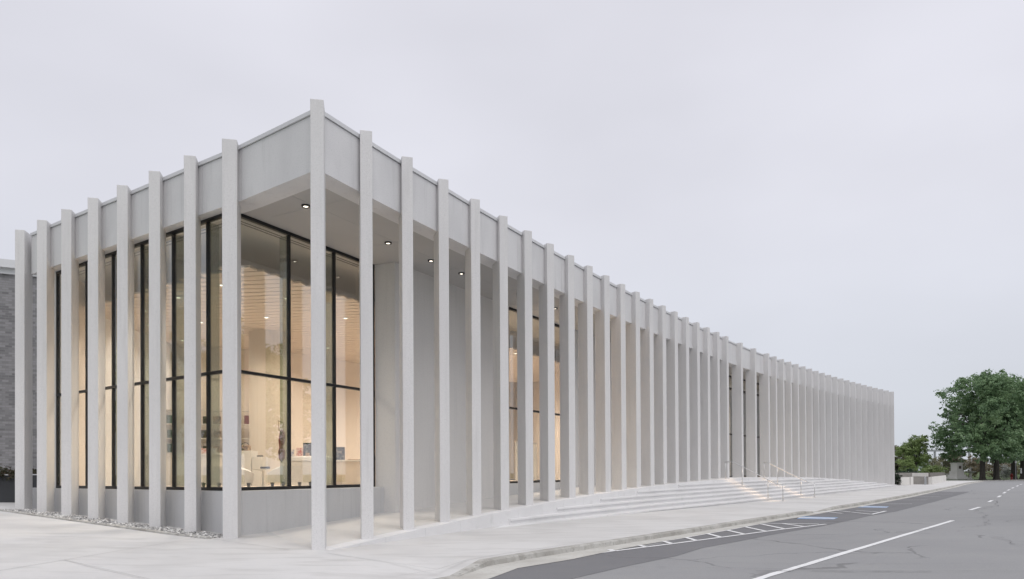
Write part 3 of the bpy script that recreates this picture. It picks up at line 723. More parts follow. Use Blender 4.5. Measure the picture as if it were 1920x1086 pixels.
# hairline cracks in the asphalt
def crack(pts, w=.012, n=14, amp=.05):
    out = []; P_ = []
    for a, b in zip(pts, pts[1:]):
        for k in range(n): t = k/n; P_.append(Vector((lerp(a[0], b[0], t) + random.uniform(-amp, amp), lerp(a[1], b[1], t) + random.uniform(-amp, amp))))
    for a, b in zip(P_, P_[1:]):
        if (b-a).length > 1e-4 and random.random() > .12: out.append(seg(a, b, w*random.uniform(.25, 1.1)))
    return out
cr = crack([(2.0, 13.3), (4.3, 12.9), (6.5, 12.45), (9.5, 12.3)]) + crack([(2.7, 14.4), (4.5, 13.6), (6.8, 13.4), (9.0, 13.3)], .01) + crack([(10.6, 20.2), (14.5, 22.3), (17.5, 27.0), (19.6, 30.9)], .02, 14, .12) + crack([(12.5, 19.0), (11.5, 16.8), (11.9, 15.2), (10.8, 13.8)], .02, 16, .16) + crack([(5.6, 17.2), (8.5, 19.0), (11.5, 20.5)], .012, 14, .08) + crack([(19.0, 30.0), (23, 34.6), (27.5, 42)], .03, 12, .2) + crack([(16, 24), (20, 26), (25, 31)], .02, 14, .2) + crack([(12.8, 31.5-3), (19, 35.2)], .02, 18, .1) + crack([(4.2, 12.6), (7.4, 12.35)], .03, 10, .02)
sheet('road_crack', 'crack', cr, zp(5))
# joints in the pavement
gj = lambda x, y: gz(x, y) + .0035
sheet('pavement_joint', 'joint', [seg(a, b, .014) for a, b in [((-7.35, 16.9), (-8.1, 13.2)), ((-8.1, 13.2), (-8.8, 9.6)), ((-8.1, 13.2), (-5.2, 10.9)), ((-4.15, 15.18), (-1.25, 12.2)), ((-4.4, 15.1), (-6.9, 16.85)), ((-1.9, 11.3), (-1.25, 12.2)), ((-1.25, 12.2), (-.85, 13.5)), ((-.85, 13.5), (-.1, 14.6)), ((-.1, 14.6), (1.2, 16.2))]], gj)
# narrow concrete edging beside the gravel bed, and the gravel
mb = MB()
ed = [(-7.05, 16.95), (-8.3, 17.68), (-10.2, 18.98), (-13.0, 20.9), (-17.5, 24.0)]
for a, b in zip(ed, ed[1:]): mb.beam((*a, gz(*a) + .0), (*b, gz(*b) + .0), .16, .07)
kind(mb.build('edging', M['kerb']))
gs = MB()
for _ in range(2600):
    t = random.uniform(0, 1)**.9*11.0; o = random.uniform(-.42, .33)
    x, y = LP[7][0] - Ldir.x*t + Lin.x*o - Ldir.x*.1, LP[7][1] - Ldir.y*t + Lin.y*o - Ldir.y*.1
    if o < -.3 and random.random() > .5: continue
    r_ = random.uniform(.016, .045); z = gz(x, y) + .005 + random.uniform(0, .03)
    a = random.uniform(0, 6.3); vs = []
    for kx, ky, kz in ((1, 0, 0), (0, 1, 0), (-1, 0, 0), (0, -1, 0), (0, 0, .7), (0, 0, -.6)):
        j = random.uniform(.75, 1.25)*r_; vs.append((x + (kx*math.cos(a) - ky*math.sin(a))*j, y + (kx*math.sin(a) + ky*math.cos(a))*j*.8, z + kz*j))
    gs.add(vs, [(0, 1, 4), (1, 2, 4), (2, 3, 4), (3, 0, 4), (1, 0, 5), (2, 1, 5), (3, 2, 5), (0, 3, 5)])
kind(gs.build('gravel', M['gravel']), 'stuff')

# ------------------------------------------------------------------ shop furniture seen through the glass
ZF = 1.185
def sofa(x, y, rz, w, label, back_to=1):
    o = thing('sofa', label, 'sofa', (x, y, ZF), 'white tub sofas by the window'); o.rotation_euler = (0, 0, rz)
    def P(name, mb, mat, **k):
        me = mb.mesh(name, mat, (0, 0, 0), k.get('smooth', False)); b = bpy.data.objects.new(name, me); COL.objects.link(b); b.parent = o; return b
    P('seat', MB().rbox((0, .1, .30), (w - .3, .62, .30), 0, .08), M['white_fabric'])
    mb = MB(); n_ = 18; outer, inner = [], []
    for k in range(n_+1):
        a = math.pi*(1 + k/n_); outer.append((math.copysign(abs(math.cos(a))**.5, math.cos(a))*w/2, math.copysign(abs(math.sin(a))**.6, math.sin(a))*.40 + .05)); 
    poly = [(w/2, .42), (w/2 - .17, .42)] + [(x_*(1 - .34/w), y_*.62 + .02) for x_, y_ in outer[::-1]] + [(-w/2 + .17, .42), (-w/2, .42)] + outer
    q = []
    for x_, y_ in poly: q.append((x_, y_))
    top = lambda x_, y_: .70 - .14*(max(0, min(1, (y_ + .15)/.5)))**2 - .10*(max(0, abs(x_) - (w/2 - .22))/.22)**2
    mb2 = MB(); mb2.prism(q[::-1] if False else q, .14, top); P('backrest', mb2, M['white_fabric'])
    for sx in (-1, 1):
        for sy in (-.28, .36):
            P('leg', MB().lathe((sx*(w/2 - .16), sy, 0), [(.045, 0), (.075, .16)], 8), M['dark_leg'])
    return o
sofa(-9.65, 24.55, R(-28), 1.75, 'white tub sofa seen between the last left column and the round side table')
sofa(-7.75, 25.75, R(52), 1.45, 'white tub sofa standing right of the round side table')
t_ = thing('side_table', 'round white pedestal side table between the two white sofas', 'side table', (-8.34, 24.45, ZF))
MB().lathe((-8.34, 24.45, ZF), [(.22, 0), (.20, .02), (.035, .04)], 24).build('base', M['white_lam'], t_)
MB().lathe((-8.34, 24.45, ZF + .03), [(.035, 0), (.03, .54)], 12).build('stem', M['white_lam'], t_)
MB().lathe((-8.34, 24.45, ZF + .565), [(.10, -.02), (.33, .012), (.335, .03), (.0, .03)], 32).build('table_top', M['white_lam'], t_)
tag(MB().rbox((-8.26, 24.42, ZF + .645), (.30, .22, .07), .4, .02).build('folded_cloth', M['navy'], None), 'folded navy cloth lying on the round white side table', 'cloth')
def counter(name, label, cat, boxes, mats, loc, group=None):
    o = thing(name, label, cat, loc, group)
    for nm, c, d, rz, mt in boxes: MB().rbox(c, d, rz, .015, 2).build(nm, M[mt], o)
    return o
ra = R(-8)
counter('display_plinth', 'stepped white display plinth carrying the patterned handbag', 'display plinth', [('tall_block', (-9.85, 27.0, ZF + .645), (.70, .55, 1.29), ra, 'white_lam'), ('low_block', (-9.30, 26.95, ZF + .53), (.36, .55, 1.06), ra, 'white_lam')], None, (-9.7, 27, ZF))
hb = thing('handbag', 'brown patterned handbag standing on the stepped white plinth', 'handbag', (-9.85, 26.95, ZF + 1.29))
mb = MB(); mb.prism([(-10.05, 26.88), (-9.66, 26.84), (-9.65, 27.02), (-10.04, 27.06)], ZF + 1.29, ZF + 1.50); mb.build('bag_body', M['brown'], hb, bevel=.03)
MB().tube([(-10.0, 26.95, ZF + 1.49), (-9.95, 26.95, ZF + 1.57), (-9.85, 26.95, ZF + 1.60), (-9.75, 26.94, ZF + 1.57), (-9.70, 26.94, ZF + 1.49)], .016, 8).build('strap', M['dark_leg'], hb)
tag(MB().rbox((-9.30, 26.95, ZF + 1.10), (.2, .12, .06), ra, .02).build('small_tray', M['dark_leg'], None), 'small dark tray on the lower step of the white plinth', 'tray')
hg = thing('hanging_bag', 'long dark red leather bag hanging by a loop strap beside the pillar', 'bag', (-8.62, 27.3, ZF + .9))
mb = MB().tube([(-8.62, 27.3, 2.06), (-8.61, 27.3, 2.20), (-8.60, 27.3, 2.45), (-8.63, 27.3, 2.62), (-8.60, 27.3, 2.85), (-8.58, 27.3, 3.15), (-8.62, 27.3, 3.28)], [.03, .11, .14, .07, .13, .11, .03], 12); mb.build('bag_body', M['red'], hg, smooth=True)
MB().tube([(-8.70, 27.3, 3.22), (-8.72, 27.3, 3.45), (-8.74, 27.3, 3.62), (-8.66, 27.3, 3.58), (-8.54, 27.3, 3.52), (-8.54, 27.3, 3.25)], .018, 8).build('strap', M['brown'], hg, smooth=True)
tb = thing('display_table', 'white display table with a padded top holding wrapped gifts', 'display table', (-7.75, 27.9, ZF))
MB().rbox((-7.75, 27.9, ZF + .46), (1.5, .7, .92), R(5), .03, 3).build('table_body', M['white_lam'], tb)
MB().rbox((-7.75, 27.9, ZF + 1.01), (1.6, .8, .17), R(5), .08, 4).build('table_top', M['white_fabric'], tb)
for (x, y, w, h, mt, lab) in [(-8.42, 27.75, .26, .26, 'bluegift', 'blue patterned gift box on the padded white table'), (-8.05, 27.7, .22, .32, 'redgift', 'red patterned gift box on the padded white table'), (-7.80, 27.85, .12, .14, 'tanbook', 'small tan gift box on the padded white table')]:
    g_ = thing('gift_box', lab, 'gift box', (x, y, ZF + 1.095), 'gift boxes on the padded table')
    MB().box((x, y, ZF + 1.095 + h*.4), (w, .18, h*.8), .1).build('box', M[mt], g_); MB().box((x, y, ZF + 1.095 + h*.9), (w*1.04, .19, h*.2), .1).build('lid', M[mt], g_)
def picture(x, y, z, w, h, rz, lab):
    o = thing('picture', lab, 'picture', (x, y, z), 'dark framed pictures'); ca, sa = math.cos(rz), math.sin(rz)
    mb = MB(); t = .03
    for dx, dz, ww, hh in ((0, t/2, w, t), (0, h - t/2, w, t), (-w/2 + t/2, h/2, t, h - 2*t), (w/2 - t/2, h/2, t, h - 2*t)): mb.box((x + ca*dx, y + sa*dx, z + dz), (ww, .04, hh), rz)
    mb.build('frame', M['black'], o); MB().box((x, y, z + h/2), (w - 2*t, .02, h - 2*t), rz).build('canvas', M['picture'], o)
picture(-7.78, 28.25, ZF + 1.13, .58, .50, R(5), 'dark framed picture standing behind the wrapped gifts'); picture(-6.98, 29.55, ZF + .99, .42, .52, R(20), 'dark framed picture standing on the long shop counter')
lc = thing('shop_counter', 'long plain shop counter along the right of the corner room', 'counter', (-6.3, 29.6, ZF))
cd = R(48)
MB().box((-6.05, 29.75, ZF + .46), (2.6, .75, .90), cd).build('counter_body', M['pillar'], lc); MB().box((-6.05, 29.75, ZF + .945), (2.7, .85, .06), cd).build('worktop', M['white_lam'], lc)
for i, (x, y, w, h, mt) in enumerate([(-6.35, 29.1, .34, .03, 'tanbook'), (-6.05, 29.4, .30, .025, 'dark_leg'), (-5.75, 29.75, .28, .03, 'brown'), (-5.5, 30.05, .18, .16, 'dark_leg')]):
    tag(MB().rbox((x, y, ZF + .975 + h/2), (w, .2, h), cd, .01, 2).build('leaflet_stack' if h < .1 else 'card_box', M[mt], None), ['tan stack of leaflets near the left end of the long counter', 'dark stack of leaflets midway along the long counter', 'brown stack of leaflets right of the dark stack on the counter', 'small dark card box at the right end of the long counter'][i], 'leaflets' if h < .1 else 'box')
lcb = thing('display_counter', 'low cream display counter behind the left row of columns', 'counter', (-14.1, 28.6, ZF))
MB().box((-13.0, 29.4, ZF + .60), (4.6, .7, 1.18), R(-12)).build('counter_body', M['white_lam'], lcb); MB().box((-13.0, 29.4, ZF + 1.225), (4.7, .8, .06), R(-12)).build('worktop', M['white_lam'], lcb)
bt = thing('bottle', 'amber bottle standing on the cream counter behind the left columns', 'bottle', (-14.55, 29.45, ZF + 1.255))
MB().lathe((-14.55, 29.45, ZF + 1.255), [(.06, 0), (.06, .26), (.025, .36), (.022, .46)], 14).build('bottle_body', M['bottle'], bt, smooth=True); MB().lathe((-14.55, 29.45, ZF + 1.715), [(.026, 0), (.026, .05)], 10).build('cap', M['signwhite'], bt)
for i, (x, y, mt) in enumerate([(-12.2, 28.95, 'redgift'), (-11.8, 28.9, 'bluegift')]):
    tag(MB().rbox((x, y, ZF + 1.36), (.22, .18, .2), 0, .03).build('wrapped_parcel', M[mt], None), ['red patterned parcel on the cream counter', 'blue patterned parcel on the cream counter'][i], 'parcel', 'parcels on the cream counter')
sh = thing('shelf_unit', 'tall white shelf unit on the back wall holding books and bags', 'shelves', (-13, 31.6, ZF))
sd = Vector((4.2, .95)).normalized(); sn = Vector((-sd.y, sd.x)); sa = math.atan2(sd.y, sd.x); s0 = Vector((-15.0, 31.55))
shz = [1.9, 2.55, 3.18, 3.8, 4.4]
for z in shz:
    c = s0 + sd*1.95 - sn*.1; MB().box((c.x, c.y, z), (3.9, .36, .04), sa).build('shelf', M['white_lam'], sh)
for t in (0.0, 1.3, 2.6, 3.9):
    c = s0 + sd*t - sn*.1; MB().box((c.x, c.y, 3.0), (.05, .38, 3.6), sa).build('upright', M['white_lam'], sh)
books = [('greenbook', 'dark green'), ('tanbook', 'tan'), ('dark_leg', 'black'), ('brown', 'patterned brown'), ('navy', 'navy'), ('red', 'dark red')]
bi = 0
for zi, z in enumerate(shz[:4]):
    for bay in range(3):
        for j in range(2):
            mt, cn = books[bi % 6]; bi += 1; t = .25 + bay*1.3 + j*.55 + random.uniform(0, .2); c = s0 + sd*t - sn*.15; h = random.uniform(.22, .38); w = random.uniform(.16, .34)
            row = ['bottom', 'second', 'third', 'fourth'][zi]; bn = ['left', 'middle', 'right'][bay]
            tag(MB().rbox((c.x, c.y, z + .02 + h/2), (w, .14, h), sa + random.uniform(-.2, .2), .02, 2).build('shop_bag' if j else 'book', M[mt], None), f'{cn} {"bag" if j else "book"} on the {row} shelf, {bn} bay of the unit', 'bag' if j else 'book', 'goods on the white shelf unit')
# behind the second window: grey cabinet and a slatted screen
cb_ = thing('cabinet', 'grey cabinet standing inside the window behind the portico', 'cabinet', (-1.15, 31.6, ZF))
MB().rbox((-.55, 31.4, ZF + .85), (.9, .4, 1.6), R(58), .02, 2).build('cabinet_body', M['planter'] if False else M['stone'], cb_); MB().box((-.55, 31.4, ZF + .02), (.8, .34, .05), R(58)).build('base', M['dark_leg'], cb_)
sc_ = thing('slatted_screen', 'pale slatted room screen inside the window behind the portico', 'screen', (.6, 33.4, ZF))
for k in range(12):
    c = Vector((.2, 32.6)) + Vector((.52, .85))*k*.16; MB().box((c.x, c.y, ZF + .95), (.05, .07, 1.75), R(58)).build('slat', M['white_lam'], sc_)
for z in (.08, 1.8):
    MB().beam((.2, 32.6, ZF + z), (.2 + .52*1.8, 32.6 + .85*1.8, ZF + z), .05, .06).build('rail', M['slat'], sc_)

# ------------------------------------------------------------------ brick neighbour on the left
bb = thing('brick_building', 'grey brick building with a pale stepped parapet behind the left end of the columns', 'building', (-22.9, 33, .6))
MB().prism([(-23.0, 33.0), (-12.5, 38.0), (-18, 52), (-45, 46), (-34, 25.5)], .3, 10.75).build('wall', M['brick'], bb)
MB().prism([(-23.0, 32.9), (-12.3, 38.0), (-18, 52.2), (-45.3, 46), (-34, 25.2)], 10.752, 11.0).build('cornice', M['coping'], bb)
MB().prism([(-23.15, 32.6), (-12.0, 38.0), (-18, 52.6), (-45.7, 46.2), (-34, 24.8)], 11.002, 11.36).build('parapet', M['coping'], bb)
pw = thing('planter_wall', 'charcoal planter wall on a pale kerb beside the left end column', 'planter', (-19.5, 25.5, .7))
MB().prism([(-30, 22.6), (-17.1, 26.9), (-17.4, 27.5), (-30, 23.2)], .60, 1.62).build('panel_wall', M['planter'], pw)
MB().prism([(-30, 22.35), (-16.95, 26.7), (-17.4, 27.55), (-30, 23.25)], .2, .60).build('kerb_base', M['stone'], pw)
MB().prism([(-30, 22.57), (-17.05, 26.87), (-17.2, 27.0), (-30, 22.7)], 1.622, 1.66).build('coping', M['coping'], pw)
tag(MB().tube([(-16.1, 25.9, 1.35), (-15.3, 26.4, 1.75), (-14.9, 26.65, 1.78)], .03, 8).build('steel_rail', M['coping'], None), 'short pale sloping rail seen between the two leftmost columns', 'rail')

# ------------------------------------------------------------------ foliage
def leaves(n, lobes, size, seed, flat=.3, per=26):
    g = np.random.default_rng(seed); L_ = np.array(lobes, float); nc = max(20, n//per)
    w = L_[:, 3]*L_[:, 4]; idx = g.choice(len(L_), nc, p=w/w.sum())
    d = g.normal(size=(nc, 3)); d /= np.linalg.norm(d, axis=1)[:, None]
    rad = np.clip(1.10 - np.abs(g.normal(0, .24, nc)), .05, 1.2)
    c = L_[idx, :3] + d*L_[idx][:, [3, 3, 4]]*rad[:, None]
    k = g.integers(0, nc, n); cr_ = (size*2.2*g.uniform(.5, 1.5, nc))[k][:, None]
    d = d[k]; q = g.normal(size=(n, 3))*np.array([.55, .55, .34]); c = c[k] + q*cr_
    nrm = d*.8 + g.normal(size=(n, 3))*.5; nrm[:, 2] += flat; nrm /= np.linalg.norm(nrm, axis=1)[:, None]
    a = np.cross(nrm, g.normal(size=(n, 3))); a /= np.linalg.norm(a, axis=1)[:, None]; b = np.cross(nrm, a)
    sz = size*g.uniform(.55, 1.3, n)[:, None]
    return np.stack([c - a*sz, c + b*sz*.55 + nrm*sz*.12, c + a*sz, c - b*sz*.55 + nrm*sz*.12], 1).reshape(-1, 3)
def leaf_mesh(name, v, mat):
    me = bpy.data.meshes.new(name); n = len(v)//4
    me.vertices.add(len(v)); me.vertices.foreach_set('co', v.astype(np.float32).ravel())
    me.loops.add(n*4); me.loops.foreach_set('vertex_index', np.arange(n*4, dtype=np.int32))
    me.polygons.add(n); me.polygons.foreach_set('loop_start', np.arange(0, n*4, 4, dtype=np.int32)); me.polygons.foreach_set('loop_total', np.full(n, 4, np.int32))
    me.materials.append(mat); me.update(calc_edges=True); me.validate(); return me
def lobes_for(h, r, zc, seed, n=26, flat=.9):
    g = random.Random(seed); out = []
    for k in range(n):
        a = g.uniform(0, 6.28); u = g.uniform(-.85, 1); rr_ = math.sqrt(max(0, 1 - u*u))*g.uniform(.6, 1.05)
        s_ = r*g.uniform(.10, .27); out.append((rr_*r*math.cos(a)*.82, rr_*r*math.sin(a)*.82, zc + u*h*.86, s_, s_*.8))
    out.append((0, 0, zc, r*.55, h*.55)); return out
def tree_parts(h, r, zc, hh, seed, nl, size, mat, tr=.3, nlobes=26, limbs=6):
    lb = lobes_for(hh, r, zc, seed, nlobes); v = leaves(nl, lb, size, seed)
    me = leaf_mesh('crown', v, M[mat])
    g = random.Random(seed + 5); mb = MB()
    mb.tube([(0, 0, -.3), (0, 0, .05), (.02, .02, .5), (.05, 0, zc*.35), (.1, .05, zc*.7), (.05, .1, zc + hh*.5)], [tr*1.6, tr*1.45, tr*1.05, tr*.9, tr*.7, tr*.2], 10)
    for k in range(limbs):
        a = 6.28*k/limbs + g.uniform(-.3, .3); z0 = zc*g.uniform(.4, .75); l_ = lb[k % len(lb)]
        e = (math.cos(a)*r*.6, math.sin(a)*r*.6, zc + g.uniform(-.2, .5)*hh); m_ = (e[0]*.45, e[1]*.45, lerp(z0, e[2], .6))
        mb.tube([(0, 0, z0), m_, e], [tr*.45, tr*.3, tr*.1], 6)
    return me, mb.mesh('trunk', M['bark'], (0, 0, 0), True)
def put_tree(name, label, cat, parts, x, y, z, rz=0, sc=1.0, group=None):
    o = thing(name, label, cat, (x, y, z), group); o.rotation_euler = (0, 0, rz); o.scale = (sc, sc, sc)
    for nm, me in zip(('crown', 'trunk'), parts):
        if me is None: continue
        c = bpy.data.objects.new(nm, me); COL.objects.link(c); c.parent = o
    return o
mA = tree_parts(17, 7.9, 9.1, 7.2, 3, 27000, .19, 'maple', .38, 60)
mB = tree_parts(17, 7.6, 9.3, 7.5, 8, 25000, .19, 'maple', .40, 56)
gt = 'park maples by the cross street'
put_tree('maple_tree', 'big dense maple with the leftmost trunk, beside the pale fountain', 'tree', mA, 71.65, 111.2, .12, .4, 1, gt)
put_tree('maple_tree', 'big maple whose trunk stands second from the left in the park row', 'tree', mB, 75.6, 113.9, .12, 1.6, 1.0, gt)
put_tree('maple_tree', 'maple behind the white sign post, third trunk in the park row', 'tree', mA, 80.6, 117.2, .12, 2.9, 1.03, gt)
put_tree('maple_tree', 'maple at the right edge of the view with the white notice', 'tree', mB, 85.2, 121.8, .12, 4.4, 1.02, gt)
mC = tree_parts(8, 2.9, 4.5, 3.0, 21, 9000, .13, 'leaf_light', .16, 20, 5)
mD = tree_parts(7, 3.1, 3.8, 2.9, 31, 9000, .13, 'leaf_olive', .16, 20, 5)
mE = tree_parts(4, 1.7, 1.9, 1.4, 41, 4000, .10, 'leaf_light', .07, 14, 4)
mF = tree_parts(8, 2.6, 4.4, 3.2, 51, 7000, .13, 'leaf_light', .16, 16, 5)
mW = tree_parts(7, 3.0, 4.0, 3.2, 61, 6500, .12, 'leaf_willow', .15, 16, 4)
put_tree('park_tree', 'bright green rounded tree behind the low stone wall', 'tree', mC, 63.6, 115.0, .2, 0, 1.02)
put_tree('park_tree', 'brownish olive tree beside the end of the concrete building', 'tree', mD, 65.6, 124.5, .2, 1, .85)
put_tree('young_tree', 'small yellow green young tree above the stone wall by the building end', 'tree', mE, 56.6, 104.5, .6, 0, .95)
put_tree('park_tree', 'narrow green tree behind and right of the bright rounded tree', 'tree', mF, 70.4, 128, .2, 2, .95)
put_tree('willow_tree', 'pale willow in front of the steel bridge', 'tree', mW, 85.0, 140.5, .2, 0, .85)
def bush(name, label, cat, mat, x, y, z, r, h, n, size, seed, group=None):
    lb = [(0, 0, h*.45, r*.75, h*.5)] + [(random.uniform(-.6, .6)*r, random.uniform(-.6, .6)*r, h*random.uniform(.3, .75), r*.4, h*.28) for _ in range(7)]
    o = thing(name, label, cat, (x, y, z), group)
    c = bpy.data.objects.new('foliage', leaf_mesh('foliage', leaves(n, lb, size, seed), M[mat])); COL.objects.link(c); c.parent = o
    mb = MB(); 
    for k in range(4): mb.tube([(0, 0, -.1), (random.uniform(-.4, .4)*r, random.uniform(-.4, .4)*r, h*.6)], [.03, .01], 5)
    c = bpy.data.objects.new('stem', mb.mesh('stem', M['bark'])); COL.objects.link(c); c.parent = o
    return o
bush('clipped_bush', 'dark clipped bush at the foot of the far end of the building', 'bush', 'leaf_dark', 38.95, 74.0, .15, .62, 1.35, 1500, .07, 71)
bush('clipped_bush', 'dark low bush behind the stone wall, below the young tree', 'bush', 'leaf_dark', 53.5, 99.5, .3, 2.0, 1.5, 2200, .14, 72)
for i, (x, y, r_, h, mt, lab) in enumerate([(100, 158, 4.0, 4.6, 'leaf_dry', 'beige dry shrub left of the second park trunk'), (107, 160, 4.2, 4.4, 'leaf_dry', 'beige dry shrub between the second and third park trunks'), (92, 156, 4.5, 4.8, 'leaf_olive', 'olive shrub behind the pale fountain'),
        (114, 162, 4.5, 4.0, 'leaf_light', 'light green shrub behind the red hydrant'), (122, 164, 4.6, 4.2, 'leaf_olive', 'olive shrub at the right edge behind the last trunk'), (82, 150, 4.2, 4.6, 'maple', 'dark green shrub behind the stone monument'), (78, 136, 2.4, 2.2, 'leaf_light', 'low green shrub just left of the stone monument'), (130, 168, 5, 4.6, 'maple', 'dark shrub farthest right beyond the lawn')]):
    bush('park_shrub', lab, 'shrub', mt, x, y, .2, r_, h, 5000, .17, 80 + i, 'shrubs across the park')
bush('flowering_shrub', 'white flowering shrub behind the red hydrant', 'shrub', 'flower', 88.5, 130.5, .2, 1.5, 2.4, 1200, .16, 95)
for i, (x, y) in enumerate([(-19.0, 26.75), (-20.6, 26.2), (-22.4, 25.6), (-18.0, 27.1), (-24.3, 25.0)]):
    bush('planter_shrub', ['low brownish shrub in the charcoal planter, second from its right end', 'low brownish shrub in the middle of the charcoal planter', 'low brownish shrub left of the middle of the charcoal planter', 'low brownish shrub at the right end of the charcoal planter', 'low brownish shrub leftmost in the charcoal planter'][i], 'shrub', 'leaf_planter', x, y, 1.3, .85, .62, 900, .06, 100 + i, 'shrubs in the charcoal planter')
# trees on the opposite side of the street (they show in the glass)
for i, (x, y, sc_2) in enumerate([(28, 15.5, .86), (38, 25, .95), (33, 4, .9), (50, 33, .95)]):
    put_tree('street_tree', ['street tree across the road mirrored at the left of the corner glass', 'street tree across the road mirrored in the middle of the corner glass', 'street tree across the road nearest the camera side', 'street tree across the road mirrored at the right of the corner glass'][i], 'tree', mB if i % 2 else mA, x, y, -.1, i*1.3, sc_2, 'trees across the street')
for i, (x, y, sc_2) in enumerate([(-62, 24, .9), (-66, 42, .95), (-58, 8, .8)]):
    put_tree('street_tree', ['yard tree mirrored in the middle of the left window row', 'yard tree mirrored at the far end of the left window row', 'yard tree mirrored near the corner end of the left window row'][i], 'tree', mA if i % 2 else mB, x, y, .2, i*2.1, sc_2, 'trees in the yard on the left')

# ------------------------------------------------------------------ far right: walls, monument, fountain, hydrant, sign, bridge
lw = thing('stone_wall', 'low stone wall with a dark capstone band along the far pavement', 'wall', (43.5, 76.3, .19))
W0, W1 = Vector((43.8, 76.1)), Vector((61.3, 103.1)); wd = (W1-W0).normalized(); wn = Vector((-wd.y, wd.x))
def wq(a, b, o0, o1): return [tuple(W0 + wd*a - wn*o0), tuple(W0 + wd*b - wn*o0), tuple(W0 + wd*b + wn*o1), tuple(W0 + wd*a + wn*o1)]
LW = (W1-W0).length
mb = MB(); k = 0.0
while k < LW - .1:
    q = wq(k + .02, min(k + 2.6, LW), 0, .6); mb.hexa([(*p, -.2) for p in q], [(*p, .98) for p in q]); k += 2.62
mb.build('panel_course', M['palestone'], lw)
q = wq(0, LW, -.18, .7); MB().hexa([(*p, .982) for p in q], [(*p, 1.40) for p in q]).build('capstone', M['darkstone'], lw)
l2 = thing('stone_wall', 'short grey stone wall turning from the pavement toward the building end', 'wall', (40, 75, .19))
MB().prism([(41.2, 79.0), (43.45, 76.25), (43.95, 76.7), (41.7, 79.5)], -.2, 1.02).build('wall_body', M['stone'], l2)
MB().prism([(41.18, 78.98), (42.4, 77.48), (42.95, 77.95), (41.7, 79.5)], 1.022, 1.42).build('capstone', M['stone'], l2)
MB().prism([(42.42, 77.45), (43.42, 76.22), (43.97, 76.7), (42.97, 77.92)], 1.022, 1.40).build('capstone', M['palestone'], l2)
cbk = thing('concrete_block', 'pale squat concrete block in front of the grey stone wall', 'block', (39.6, 74.4, .18))
MB().prism([(39.25, 73.7), (40.25, 73.9), (40.1, 75.2), (39.0, 75.0)], 0, .98).build('block_body', M['palestone'], cbk, bevel=.04); MB().prism([(39.3, 73.75), (40.2, 73.95), (40.05, 75.15), (39.05, 74.95)], .982, 1.03).build('block_top', M['stone'], cbk, bevel=.02)
for i, (x, y) in enumerate([(40.95, 75.0), (41.4, 75.6)]):
    tag(MB().box((x, y, .58), (.20, .20, .86), .3).build('bollard', M['palestone'], None, bevel=.02), ['pale square bollard next to the concrete block', 'pale square bollard nearer the bicycle rack'][i], 'bollard', 'pale bollards by the stone wall')
for i, (x, y) in enumerate([(42.15, 74.6), (42.5, 75.1)]):
    mb = MB().tube([(x, y, .15), (x, y, .85), (x + .12, y + .17, 1.0), (x + .36, y + .5, 1.0), (x + .48, y + .67, .85), (x + .48, y + .67, .15)], .03, 8)
    tag(mb.build('bicycle_rack', M['galv'], None), ['galvanised bicycle rack hoop nearer the bollards', 'galvanised bicycle rack hoop farther from the bollards'][i], 'bicycle rack', 'bicycle rack hoops by the stone wall')
mo = thing('monument', 'pale stepped stone monument with a dark plaque', 'monument', (69.2, 113.6, .12))
ma = R(20)
for nm, z, d in (('base_step', 0, (3.0, 2.4, .22)), ('base_step', .22, (2.45, 2.0, .22)), ('base_step', .44, (1.95, 1.65, .30)), ('plinth_block', .74, (1.50, 1.35, .55)), ('pedestal', 1.29, (1.22, 1.1, 1.15)), ('cornice', 2.44, (1.40, 1.28, .16))):
    MB().box((69.2, 113.6, .26 + z + d[2]/2), d, ma).build(nm, M['palestone'], mo, bevel=.02)
MB().box((69.2 + .19, 113.6 - .53, 2.14), (.50, .06, .45), ma).build('plaque', M['bronze'], mo)
fo = thing('fountain', 'pale tiered fountain with a round bowl under the maple', 'fountain', (72.6, 115.6, .12)); fx, fy = 72.6, 115.6
MB().lathe((fx, fy, .1), [(.42, 0), (.42, .15), (.25, .22), (.16, .5), (.14, 1.0), (.2, 1.15)], 20).build('pedestal', M['palestone'], fo)
MB().lathe((fx, fy, 1.2), [(.18, 0), (.5, .08), (.74, .24), (.76, .30), (.66, .28), (.18, .2)], 24).build('bowl', M['palestone'], fo, smooth=True)
MB().lathe((fx, fy, 1.4), [(.12, 0), (.08, .2), (.13, .4), (.06, .6), (.03, .85)], 14).build('finial', M['palestone'], fo, smooth=True)
MB().tube([(fx-.3, fy, 1.98), (fx-.12, fy, 2.06), (fx, fy, 1.92), (fx+.12, fy, 2.06), (fx+.3, fy, 1.98)], .06, 8).build('spray_arm', M['palestone'], fo, smooth=True)
hy = thing('fire_hydrant', 'red fire hydrant on the grass beside the cross street', 'hydrant', (80.1, 117.6, .12))
hy.location = (79.3, 115.9, .12); hx, hyy = 79.3, 115.9
MB().lathe((hx, hyy, .1), [(.22, 0), (.22, .08), (.15, .1), (.15, .75), (.2, .78), (.2, .86), (.14, .95), (.05, 1.05)], 16).build('barrel', M['hydrant'], hy, smooth=True)
MB().tube([(hx-.28, hyy, .72), (hx+.28, hyy, .72)], .08, 10).build('nozzle', M['hydrant'], hy)
sg = thing('street_sign', 'small white sign on a slim post before the third park trunk', 'sign', (80.3, 116.2, .12))
MB().tube([(79.75, 115.6, 0), (79.75, 115.6, 2.95)], .045, 8).build('post', M['galv'], sg); MB().box((79.75, 115.54, 3.0), (.36, .03, .48), .3).build('panel', M['signwhite'], sg)
nb_ = thing('notice_board', 'narrow white notice on a post before the rightmost trunk', 'notice', (83.2, 119.3, .12))
